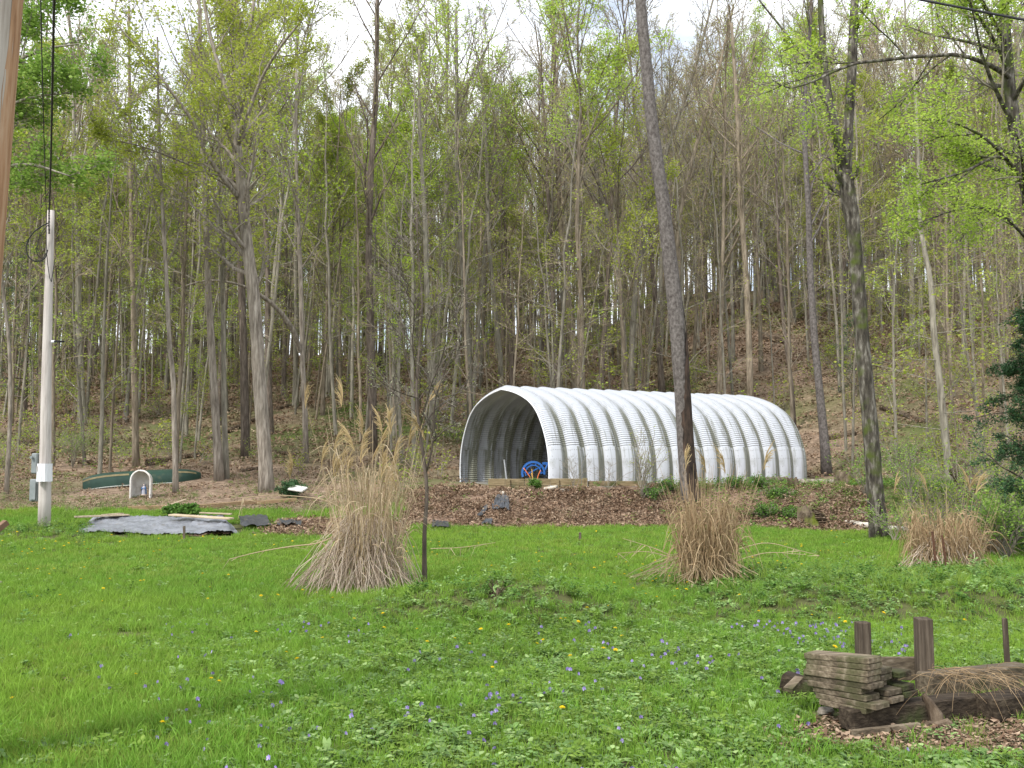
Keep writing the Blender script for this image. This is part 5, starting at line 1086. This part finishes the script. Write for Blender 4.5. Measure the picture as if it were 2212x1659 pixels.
p_ = st[:, None] + d[:, None] * w8 + np.array([0, 0, -.42]) * (w8 ** 2.2) * g2.uniform(.1, 1, n)[:, None, None]; p_[..., 2] = np.maximum(p_[..., 2], .02)
t_ = thing('dry_grass_tuft', 'pale dry grass hanging over the timber beams', 'dry grass', tuple(c0)); tag(MB().strips(p_ - c0, np.linspace(.0038, .0015, 8)[None].repeat(n, 0), val=g2.uniform(0, .7, n)).build('blades', straw_brown, t_), kind='stuff')

c = G(1072, 1300); shrub_at = c
# ------------------------------------------------------------------ shrubs
leaf_weed = M('leaf_weed', [(.06, .14, .025), (.10, .21, .035), (.17, .30, .06)], attr=True, rough=.6, transl=.35)
def shrub(name, label, base, hgt, spread_, seed, leaf, twig=twig_grey, stems=10, leafn=8, lsize=(.04, .08), sub=6, cat='shrub', dark=False):
    g2 = np.random.default_rng(seed); x, y = base[0], base[1]; t = thing(name, label, cat, (x, y, Hs(x, y) - .03))
    n = 7; an = g2.uniform(0, 6.28, stems); hh_ = hgt * g2.uniform(.55, 1.05, stems); w7 = np.linspace(0, 1, n)[None]
    o_ = spread_ * g2.uniform(.2, 1, stems); p_ = np.stack([np.cos(an)[:, None] * o_[:, None] * w7 ** 1.3, np.sin(an)[:, None] * o_[:, None] * w7 ** 1.3, hh_[:, None] * w7 * (1 - .15 * w7)], -1); p_[:, 1:, :2] += g2.normal(0, .02 * hgt, (stems, n - 1, 2))
    r_ = np.linspace(.010, .004, n)[None].repeat(stems, 0) * max(.7, hgt / 1.5)
    b1, q1 = grow(p_, r_, sub, .25, 1, -.38, 42, up=.04, wig=.12, n=5, rfrac=.6, rend=.003, g=g2); b2_, q2 = grow(b1, q1, 4, .2, 1, -.5, 40, up=.02, wig=.14, n=3, rfrac=.6, rend=.002, g=g2, rmin=.0025)
    MB().tubes(p_, r_, 5).tubes(b1, q1, 4).build('stems', twig, t); cr = MB().tubes(b2_, q2, 3)
    if leafn:
        pts = scatter(b2_, leafn, .035, .1, g=g2); cr.leaves(pts, g2.uniform(*lsize, len(pts)), 1, g2.uniform(0, 1, len(pts)), flat=.5, aspect=.65)
    cr.build('foliage', [twig, leaf], t); return t
shrub('leafy_bush', 'dense bright green bush at the frame edge beside the dry grass', (X(2165, 15.5), 15.5), 1.35, .95, 71, leaf_fresh, stems=18, leafn=8, lsize=(.03, .06))
shrub('leafy_bush', 'second green bush below the hemlock sprays', (X(2235, 17.5), 17.5), 1.5, .9, 72, leaf_fresh, stems=16, leafn=8, lsize=(.03, .06))
shrub('twiggy_shrub', 'thin twiggy shrub with few leaves before the hut beside the snag', (X(1385, 24.6), 24.6), 2.1, .7, 73, leaf_olive, stems=11, leafn=1, lsize=(.03, .05))
shrub('bramble', 'bare reddish bramble arching before the hut side wall', (X(1240, 25.3), 25.3), 1.0, .7, 74, leaf_olive, stems=7, leafn=0, sub=4)
shrub('bramble', 'bare bramble beside the low timber edging', (X(1312, 25.2), 25.2), .9, .8, 75, leaf_olive, stems=6, leafn=0, sub=4)
shrub('evergreen_shrub', 'low dark evergreen shrub at the foot of the leaning pale tree', (X(632, 26.9), 26.9), .5, .42, 76, needle, stems=26, leafn=16, lsize=(.03, .06))
shrub('weed_tuft', 'dark green weed tuft growing against the timber edging', (X(1157, 25.6), 25.6), .28, .2, 77, leaf_weed, stems=14, leafn=6, lsize=(.03, .05))
shrub('leafy_weed', 'broad leafy weed patch behind the boards on the tarp', (X(403, 22.2), 22.2), .36, .42, 78, leaf_weed, stems=30, leafn=8, lsize=(.06, .11))
for k, (u, Y, h_) in enumerate(((1640, 24.8, .5), (1680, 24, .4), (1580, 25, .45), (1450, 25, .45), (1410, 24.5, .5), (1700, 22.8, .4), (1650, 22.8, .45))):
    shrub('weed_clump', ('green weeds on the bank by the hut, ' + ['left of the thick log', 'under the thick log', 'at the hut wall behind the snag', 'just left of the snag foot', 'below the twiggy shrub', 'left of the mossy stump', 'above the brown dry clump'][k]), (X(u, Y), Y), h_ * .8, .45, 80 + k, leaf_weed, stems=14, leafn=3, lsize=(.03, .06))
for k, (u, Y, h_, lab) in enumerate(((1960, 22.5, 1.6, 'thin green brush right of the mossy forked tree'), (2010, 20, 1.4, 'thin green brush behind the smallest dry grass'), (2075, 21.5, 1.7, 'thin green brush left of the root stump'), (2140, 23, 1.8, 'thin green brush under the hemlock'),
                                     (1935, 27, 1.9, 'pale green brush behind the mossy forked tree'), (2110, 27, 2.0, 'pale green brush among the slender tree branches'), (1865, 23.5, 1.5, 'green brush touching the left side of the mossy forked tree'), (2190, 20.5, 1.6, 'green brush at the frame edge above the bush'),
                                     (1925, 18.6, .9, 'low green brush at the foot of the mossy forked tree'), (25, 30, 1.6, 'pale green brush at the frame edge beyond the utility pole'), (160, 33, 1.6, 'pale green brush between the utility pole and the canoe'))):
    shrub('brush', lab, (X(u, Y), Y), h_, .9, 90 + k, leaf_spring if k % 2 else leaf_fresh, stems=12, leafn=3, lsize=(.03, .06))
c = shrub_at; t_ = stump('twig_stump', 'dark twiggy stump on the weedy mound right of the sapling', (c[0], c[1] + .15, Hs(c[0], c[1] + .15)), .045, .08, rot_wood, 44)
g2 = np.random.default_rng(45); n = 26; d = np.stack([g2.normal(0, .10, n), g2.normal(0, .08, n), g2.uniform(.05, .17, n)], 1); w4 = np.linspace(0, 1, 4)[None, :, None]
tag(MB().tubes(d[:, None] * w4 + np.cumsum(g2.normal(0, .012, (n, 4, 3)), 1), np.linspace(.006, .003, 4)[None].repeat(n, 0), 4).build('twigs', rot_wood, t_), kind='stuff')

# ------------------------------------------------------------------ ground cover: grass, weeds, leaves, flowers
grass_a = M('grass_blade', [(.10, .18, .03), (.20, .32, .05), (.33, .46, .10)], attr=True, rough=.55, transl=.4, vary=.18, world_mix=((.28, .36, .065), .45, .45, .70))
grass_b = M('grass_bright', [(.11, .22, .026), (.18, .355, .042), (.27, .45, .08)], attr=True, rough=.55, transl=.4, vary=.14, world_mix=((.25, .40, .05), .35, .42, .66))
weed_m = M('weed_leaf', [(.085, .165, .045), (.18, .30, .085), (.33, .45, .17)], attr=True, rough=.5, transl=.35, vary=.28)
herb_m = M('herb_leaf', [(.12, .20, .03), (.19, .30, .045), (.27, .38, .08)], attr=True, rough=.6, transl=.4, vary=.2)
dead_leaf = M('dead_leaf', [(.09, .055, .035), (.19, .12, .075), (.30, .205, .135), (.44, .33, .235)], attr=True, rough=.85, transl=.1, vary=.15)
dull_leaf = M('dull_leaf', [(.10, .07, .045), (.19, .14, .09), (.29, .215, .145), (.38, .30, .21)], attr=True, rough=.9, vary=.15)
def grass_tuft(seed, n, rad, h0, h1, w_, mt, lean=.45):
    g2 = np.random.default_rng(seed); an = g2.uniform(0, 6.28, n); r = rad * np.sqrt(g2.uniform(0, 1, n)); hh_ = g2.uniform(h0, h1, n); t = np.array([0, .55, 1.0])[None]
    la = g2.uniform(0, 6.28, n); lo = hh_ * lean * g2.uniform(.2, 1.3, n)
    p_ = np.stack([(np.cos(an) * r)[:, None] + (np.cos(la) * lo)[:, None] * t ** 1.6, (np.sin(an) * r)[:, None] + (np.sin(la) * lo)[:, None] * t ** 1.6, hh_[:, None] * t * (1 - .12 * t)], -1)
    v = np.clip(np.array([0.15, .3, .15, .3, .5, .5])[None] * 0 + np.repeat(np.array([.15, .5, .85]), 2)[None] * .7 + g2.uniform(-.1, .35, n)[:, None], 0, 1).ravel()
    return MB().strips(p_, np.array([[w_, w_ * .8, w_ * .15]]).repeat(n, 0), val=v).mesh('tuft', mt)
def weed_rosette(seed, n, rad, size, hgt, mt, aspect=.5):
    g2 = np.random.default_rng(seed); b = MB(); an = g2.uniform(0, 6.28, n); r0 = g2.uniform(0, .5, n) * rad
    for k in range(n):
        d = np.array([math.cos(an[k]), math.sin(an[k]), 0]); s_ = np.array([-d[1], d[0], 0]); L_ = size * g2.uniform(.6, 1.2); z0 = hgt * g2.uniform(.2, 1); base = d * r0[k]; up = g2.uniform(.1, .7)
        m1 = base + np.array([0, 0, z0]); mid_ = m1 + d * L_ * .5 + np.array([0, 0, L_ * up * .5]); tip = m1 + d * L_ + np.array([0, 0, L_ * up * .3])
        w_ = L_ * aspect * .5; pts = np.array([m1, m1 + d * L_ * .25 + s_ * w_ * .8 + [0, 0, L_ * up * .3], mid_ + s_ * w_, m1 + d * L_ * .8 + s_ * w_ * .6 + [0, 0, L_ * up * .42], tip, m1 + d * L_ * .8 - s_ * w_ * .6 + [0, 0, L_ * up * .42], mid_ - s_ * w_, m1 + d * L_ * .25 - s_ * w_ * .8 + [0, 0, L_ * up * .3]])
        b.add(pts, [[0, 1, 2, 6], [0, 6, 7, 0][:3] + [7]] if False else [[0, 1, 2, 6], [2, 3, 5, 6]], val=g2.uniform(0, 1)); b.f.append(np.array([[0, 6, 7], [3, 4, 5]]) + b.n - 8); b.m.append(np.zeros(2, np.int32)); b.v.append(np.zeros((0, 3))); b.a.append(np.zeros(0))
    return b.mesh('weed', mt)
def leaf_heap(seed, n, rad, s0, s1, mt, lift=.03):
    g2 = np.random.default_rng(seed); an = g2.uniform(0, 6.28, n); r = rad * np.sqrt(g2.uniform(0, 1, n)); b = MB()
    c = np.stack([np.cos(an) * r, np.sin(an) * r, g2.uniform(0, lift, n)], 1); s_ = g2.uniform(s0, s1, n)
    d = unit(np.stack([g2.normal(0, 1, n), g2.normal(0, 1, n), g2.normal(0, .35, n)], 1)); nn_ = unit(np.stack([g2.normal(0, .5, n), g2.normal(0, .5, n), np.ones(n)], 1)); a = unit(np.cross(nn_, d))
    curl = g2.uniform(.05, .4, n)[:, None] * s_[:, None] * np.array([0, 0, 1.0]); S = s_[:, None]
    v = np.stack([c - d * S * .5 + curl * .5, c + a * S * .3 - d * S * .05, c + d * S * .5 + curl, c - a * S * .3 - d * S * .05], 1)
    return b.add(v.reshape(-1, 3), np.arange(n * 4).reshape(n, 4), val=np.repeat(g2.uniform(0, 1, n), 4)).mesh('leaves', mt)
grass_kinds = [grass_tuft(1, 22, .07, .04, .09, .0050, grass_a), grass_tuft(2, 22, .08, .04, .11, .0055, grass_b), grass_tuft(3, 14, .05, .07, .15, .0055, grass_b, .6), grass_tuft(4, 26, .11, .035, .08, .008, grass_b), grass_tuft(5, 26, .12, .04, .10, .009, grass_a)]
weed_kinds = [weed_rosette(1, 10, .05, .045, .03, weed_m, .5), weed_rosette(2, 16, .08, .024, .05, weed_m, .9), weed_rosette(3, 9, .03, .075, .02, weed_m, .28), weed_rosette(4, 16, .08, .03, .07, herb_m, .55)]
g = np.random.default_rng(99)
def points(n, y0, y1, q0=-.60, q1=.60, keep=None):
    y = np.sqrt(g.uniform(y0 ** 2, y1 ** 2, n)); x = g.uniform(q0, q1, n) * y
    if keep is not None: k = keep(x, y); x, y = x[k], y[k]
    return x, y
def lawn_ok(x, y):
    ok = ~(is_bank(x, y) | is_floor(x, y))
    tarp_ = (x > X(168, 19.4)) & (x < X(515, 20)) & (y > 19.3) & (y < 21.6)
    wood = (x > 1.8) & (x < 2.35) & (y > 5.6) & (y < 6.3)
    bare = (wav(x, y, .55, 2) * .6 + wav(x, y, 1.7, 0) * .6 > 1.15) & (y < 12)
    dirt_ = (np.abs((x - 2.5) / .9) ** 2 + np.abs((y - 5.75) / .42) ** 2 < 1) & (g.uniform(0, 1, x.shape) < .9)
    return ok & ~tarp_ & ~wood & ~bare & ~dirt_
def weediness(x, y):
    """0 mown grass .. 1 broad-leaved weeds."""
    q = x / y
    w_ = .65 * sm(12.5, 8.5, y) * sm(-.42, -.12, q + .04 * wav(x, y, 1.5, 1)) + .18
    w_ = np.maximum(w_, .95 * np.exp(-(((x + .15) / 1.5) ** 2 + ((y - 10.2) / 1.2) ** 2)))
    w_ = np.maximum(w_, .95 * sm(1.3, 2.4, x + .25 * (y - 11)) * sm(8.9, 10.2, y) * sm(14.3, 12.8, y))
    w_ = np.maximum(w_, .85 * np.exp(-(((x + 9.6) / 2.2) ** 2 + ((y - 19.4) / 1.1) ** 2)))
    return np.clip(w_ + .18 * wav(x, y, .8, 3), 0, 1)
def place(name, x, y, sc, idx, kinds, tilt=.12, label=None, cat=None, dz=0.0):
    n = len(x); o = gn_scatter(name, np.stack([x, y, H(x, y) + dz], 1), np.stack([g.normal(0, tilt, n), g.normal(0, tilt, n), g.uniform(0, 6.28, n)], 1), sc, idx, kinds); return tag(o, label, cat)
X1, Y1 = points(23000, 3.9, 9.5, keep=lawn_ok); X2, Y2 = points(19000, 9.5, 15, keep=lawn_ok); X3, Y3 = points(24000, 15, 25, keep=lawn_ok)
xa, ya = np.concatenate([X1, X2, X3]), np.concatenate([Y1, Y2, Y3]); wd_ = weediness(xa, ya); isw = g.uniform(0, 1, len(xa)) < wd_ * .55
xg, yg = xa[~isw], ya[~isw]; wg = wd_[~isw]
kind_ = np.where(yg > 13, g.choice([3, 4, 2], len(xg), p=[.62, .28, .10]), g.choice([0, 1, 2], len(xg), p=[.42, .43, .15]))
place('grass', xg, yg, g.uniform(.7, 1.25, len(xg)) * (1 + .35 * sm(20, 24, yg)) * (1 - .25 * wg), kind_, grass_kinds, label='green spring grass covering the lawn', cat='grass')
xw, yw = xa[isw], ya[isw]; far_ = yw > 14
place('lawn_weeds', xw, yw, g.uniform(.6, 1.35, len(xw)), g.choice(4, len(xw), p=[.34, .34, .14, .18]), weed_kinds, .2, 'low broad-leaved weeds mixed into the lawn', 'weeds')
# taller weeds on the mound, on the bank of weeds at the right and by the pole
dark_weed = [weed_rosette(21, 18, .09, .05, .16, leaf_weed, .5), weed_rosette(22, 22, .12, .035, .12, leaf_weed, .8), weed_rosette(23, 14, .06, .06, .24, weed_m, .35), grass_tuft(24, 16, .06, .12, .24, .006, grass_a, .5)]
def rough_zone(x, y):
    m_ = 1.1 * np.exp(-(((x + .15) / 1.15) ** 2 + ((y - 10.3) / .8) ** 2)); b_ = sm(1.5, 2.6, x + .25 * (y - 11)) * sm(9.2, 10.2, y) * sm(14.0, 12.8, y); p_ = np.exp(-(((x + 9.5) / 2.0) ** 2 + ((y - 19.4) / .8) ** 2))
    return np.clip(np.maximum(np.maximum(m_, .8 * b_), p_) + .12 * wav(x, y, .5, 2), 0, 1)
x, y = points(15000, 8.8, 20.6, keep=lambda x, y: lawn_ok(x, y) & (g.uniform(0, 1, x.shape) < rough_zone(x, y) ** 1.3 * .75))
place('rough_weeds', x, y, g.uniform(.5, 1.15, len(x)), g.choice(4, len(x), p=[.34, .34, .16, .16]), dark_weed, .25, 'taller dark green weeds on the mound and the rough strips of the lawn', 'weeds')
# dead leaves: bank, bare spots, forest floor
bank_heaps = [leaf_heap(1, 34, .20, .03, .08, dead_leaf, .05), leaf_heap(2, 28, .24, .04, .10, dead_leaf, .03), leaf_heap(3, 26, .18, .025, .07, dull_leaf, .04)]
x, y = points(11000, 19.5, 27, -.26, .44, lambda x, y: (is_bank(x, y) | (is_bank(x, y + .35) & (g.uniform(0, 1, x.shape) < .3))) & (wav(x, y, .9, 1) + .5 * wav(x, y, .35, 2) > -1.0) & ~((x > -1.0) & (x < 3.6) & (y > 25.35)))
green = sm(3.3, 4.6, x) * sm(23.2, 24.2, y) + .1; kk = g.uniform(0, 1, len(x)) > green * .75
place('dead_leaves', x[kk], y[kk], g.uniform(.7, 1.25, kk.sum()), g.choice(3, kk.sum(), p=[.42, .33, .25]), bank_heaps, .25, 'brown dead leaves covering the bank below the hut', 'dead leaves')
floor_heaps = [leaf_heap(4, 26, .5, .07, .13, dull_leaf, .04), leaf_heap(5, 26, .55, .07, .14, dead_leaf, .04)]
def floor_ok(x, y):
    lx = (x + 0.316) * 0.8634 + (y - 28.9) * 0.5045; ly = -(x + 0.316) * 0.5045 + (y - 28.9) * 0.8634
    return is_floor(x, y) & ~((lx > -.3) & (lx < 10.6) & (np.abs(ly) < 2.95)) & ~((lx > -3) & (lx < 11.5) & (ly <= -2.9) & (ly > -6.5)) & ~((lx > -2.5) & (lx <= 0) & (ly < 2))
x, y = points(11000, 23, 70, keep=floor_ok)
place('forest_leaves', x, y, g.uniform(.7, 1.3, len(x)) * (.55 + .45 * sm(28, 33, y) + .5 * sm(35, 60, y)), g.choice(2, len(x), p=[.6, .4]), floor_heaps, .2, 'brown leaf litter on the forest floor', 'leaf litter')
# spots of dry leaves and straw on the lawn
x, y = points(9000, 4.2, 13, keep=lambda x, y: ((wav(x, y, .55, 2) * .6 + wav(x, y, 1.7, 0) * .6 > 1.0) | (np.abs((x - 2.5) / 1.0) ** 2 + np.abs((y - 5.7) / .5) ** 2 < 1)) & lawn_ok(x, y * 0 + y) | ((np.abs((x - 2.5) / 1.0) ** 2 + np.abs((y - 5.7) / .5) ** 2 < 1) & (g.uniform(0, 1, x.shape) < .9)))
rr_, aa_ = np.sqrt(g.uniform(0, 1, 900)), g.uniform(0, 6.28, 900); x = np.concatenate([x, 2.5 + 1.05 * rr_ * np.cos(aa_)]); y = np.concatenate([y, 5.72 + .5 * rr_ * np.sin(aa_)])
place('lawn_debris', x, y, g.uniform(.35, .8, len(x)), g.integers(0, 3, len(x)), [leaf_heap(7, 8, .10, .03, .07, dead_leaf, .02), leaf_heap(8, 7, .10, .025, .06, dull_leaf, .02), leaf_heap(9, 5, .12, .03, .08, dead_leaf, .02)], .2, 'dry leaves and soil spots on the lawn and by the timbers', 'dead leaves')
# green herbs on bank and in the woods
herb = [weed_rosette(11, 14, .16, .07, .14, herb_m, .6), weed_rosette(12, 18, .20, .06, .22, leaf_weed, .6), weed_rosette(13, 12, .25, .09, .3, herb_m, .5)]
x, y = points(9000, 18.5, 27.2, -.12, .60, lambda x, y: (is_bank(x, y) | is_floor(x, y)) & ~((x > -1.5) & (x < 2) & (y > 25.8)) & (g.uniform(0, 1, x.shape) < np.clip(.55 * sm(3.0, 4.8, x + .5 * wav(x, y, .9)) * sm(21.8, 22.8, y) + .04 + .12 * (wav(x, y, 1.1, 3) > .9) + .6 * sm(8, 10, x), 0, 1)))
place('bank_weeds', x, y, g.uniform(.4, 1.0, len(x)), g.choice(3, len(x), p=[.4, .45, .15]), herb, .25, 'green weeds spreading over the right end of the bank', 'weeds')
x, y = points(10500, 24, 75, keep=lambda x, y: floor_ok(x, y) & (g.uniform(0, 1, x.shape) < np.clip(.16 + .5 * wav(x, y, 6, 1) + .3 * sm(.28, .4, x / y) + .25 * sm(-.3, -.45, x / y) + .5 * sm(31, 27, y) * sm(-.05, -.15, x / y), .04, 1)))
seed_m = []
for k in range(4):
    gg = np.random.default_rng(700 + k); st_ = np.stack([gg.normal(0, .12, 7), gg.normal(0, .12, 7), np.zeros(7)], 1); hh_ = gg.uniform(.5, 1.6, 7); w7 = np.linspace(0, 1, 5)[None, :, None]; tip = np.stack([gg.normal(0, .25, 7), gg.normal(0, .25, 7), hh_], 1)
    p_ = st_[:, None] + tip[:, None] * w7; b1, q1 = grow(p_, np.full((7, 5), .006), 6, .3, 1, -.3, 60, up=.0, wig=.1, n=3, rfrac=.7, rend=.003, g=gg); pts = scatter(b1, 4, .04, g=gg)
    seed_m.append(MB().tubes(p_, np.linspace(.008, .004, 5)[None].repeat(7, 0), 3).tubes(b1, q1, 3).leaves(pts, gg.uniform(.04, .09, len(pts)), 1, gg.uniform(0, 1, len(pts)), flat=.7, aspect=.7).mesh('seedling', [twig_grey, leaf_spring if k % 2 else leaf_olive]))
pick = g.choice(7, len(x), p=[.32, .24, .28, .04, .04, .04, .04]); clear_ = (x > -13.2) & (x < -5) & (y < 31); pick = np.where(clear_, g.choice(2, len(x)), pick); usc = g.uniform(.6, 1.5, len(x)) * np.where(clear_, .5, 1)
place('undergrowth', x, y, usc, pick, herb + seed_m, .15, 'pale green undergrowth scattered through the woods', 'undergrowth')

# thin cover where lawn turns to wood, round the canoe and the shrine
x = g.uniform(-16, -2.4, 5200); y = g.uniform(23.4, 31.5, 5200); k = is_floor(x, y) & (wav(x, y, 1.3, 2) + .4 * wav(x, y, .5, 0) > -.35); x, y = x[k], y[k]
place('edge_cover', x, y, g.uniform(.3, .6, len(x)), g.choice(5, len(x), p=[.22, .18, .2, .22, .18]), [bank_heaps[2], floor_heaps[0], grass_kinds[4], herb[0], herb[1]], .2, 'thin mix of dead leaves and green shoots at the wood edge', 'ground cover')

# single flowers: each is an object of its own
yellow = M('dandelion_yellow', [(.78, .55, .012), (.90, .72, .03)], attr=True, rough=.7, transl=.2); stem_g = M('flower_stem', [(.12, .22, .05), (.18, .3, .08)], 4)
violet = M('violet_petal', [(.24, .18, .48), (.34, .26, .60), (.46, .38, .70)], attr=True, rough=.7, transl=.3, vary=.2)
def dandelion_mesh(seed):
    g2 = np.random.default_rng(seed); b = MB().tubes(np.array([[[0, 0, 0], [.004, .002, .05], [.008, 0, .085]]]), [[.0025, .0025, .002]], 4, mat=1); n = 26
    an = np.arange(n) * 2.4; r = .022 * np.sqrt((np.arange(n) + 1) / n); c = np.array([.008, 0, .088]); d = np.stack([np.cos(an), np.sin(an), 0 * an], 1)
    a_ = np.stack([-d[:, 1], d[:, 0], 0 * an], 1); z = .010 * (1 - (r / .022) ** 2); i = c + d * (r * .25)[:, None]; o_ = c + d * r[:, None] + np.stack([0 * z, 0 * z, z], 1)
    v = np.stack([i - a_ * .002, i + a_ * .002, o_ + a_ * .0042, o_ - a_ * .0042], 1); b.add(v.reshape(-1, 3), np.arange(n * 4).reshape(n, 4), 0, np.repeat(g2.uniform(0, 1, n), 4)); return b.mesh('dandelion', [yellow, stem_g])
def violet_mesh(seed):
    g2 = np.random.default_rng(seed); b = MB().tubes(np.array([[[0, 0, 0], [.004, .002, .04], [.010, -.004, .068]]]), [[.0018, .0018, .0015]], 4, mat=1); c = np.array([.010, -.006, .068])
    for k, an in enumerate((90, 150, 30, 215, 325)):
        d = np.array([math.cos(R(an)), -.25, math.sin(R(an))]); s_ = np.array([-math.sin(R(an)), 0, math.cos(R(an))]); L_ = .013
        b.add([c, c + d * L_ * .6 + s_ * .006, c + d * L_ * 1.1, c + d * L_ * .6 - s_ * .006], [[0, 1, 2, 3]], 0, g2.uniform(0, 1))
    return b.mesh('violet', [violet, stem_g])
dm = [dandelion_mesh(k) for k in range(3)]; vm = [violet_mesh(k) for k in range(3)]
def fzone(x, y):
    q = x / y; side = 'below the utility pole' if q < -.33 else 'below the tarped bed' if q < -.2 else 'below the largest dry grass' if q < -.07 else 'below the hut mouth' if q < .08 else 'below the brown dry grass' if q < .25 else 'around the lumber stack'
    return ', ' + side + (', closest to the camera' if y < 7 else ', at mid lawn' if y < 12 else ', far across the lawn')
def flowers(name, label, cat, group, meshes, pts, sc, tilt):
    for k, (x_, y_) in enumerate(pts):
        o = link(name, meshes[k % len(meshes)], loc=(x_, y_, Hs(x_, y_))); o.rotation_euler = (g.normal(0, tilt), g.normal(0, tilt), g.uniform(-.9, .9)); o.scale = (g.uniform(*sc),) * 3; tag(o, label + fzone(x_, y_), cat, group)
spots = [(545, 1385), (603, 1426), (286, 1478), (447, 1495), (465, 1496), (80, 1300), (217, 1312), (217, 1285), (1168, 1215), (1176, 1398), (1215, 1350), (1210, 1355), (1240, 1362), (1262, 1330), (1320, 1320), (1100, 1370), (905, 1375), (917, 1405), (1057, 1462), (1300, 1425), (1325, 1427), (1340, 1395),
         (1790, 1415), (28, 1535), (345, 1592), (1215, 1560), (1815, 1350), (1828, 1360), (1905, 1340), (2080, 1355), (1750, 1345), (1640, 1340), (1455, 1300), (1460, 1290), (1380, 1245), (1385, 1230), (1350, 1225), (1280, 1240), (1600, 1305), (830, 1345), (820, 1376), (980, 1395), (1010, 1410), (1035, 1380), (1150, 1410), (1230, 1440), (1325, 1375), (700, 1400), (760, 1355), (640, 1450)]
dpts = [tuple(G(u + rng.normal(0, 3), v)[:2]) for u, v in spots]
x, y = points(1100, 10.5, 21, -.52, .34, lambda x, y: lawn_ok(x, y) & (g.uniform(0, 1, x.shape) < np.clip(.12 + .6 * wav(x, y, 2.2, 1), .02, 1)))
dpts += list(zip(x[:170], y[:170]))
flowers('dandelion', 'yellow dandelion flower', 'dandelion', 'dandelions in the lawn', dm, dpts, (.7, 1.05), .2)
x, y = points(2400, 4.2, 9.3, -.45, .40, lambda x, y: lawn_ok(x, y) & (g.uniform(0, 1, x.shape) < np.clip(.28 * sm(-.40, -.1, x / y) + .55 * wav(x, y, .9, 2) - .05, .02, 1)))
flowers('violet', 'small purple violet', 'violet', 'violets in the weedy lawn', vm, list(zip(x[:290], y[:290])), (.85, 1.2), .3)
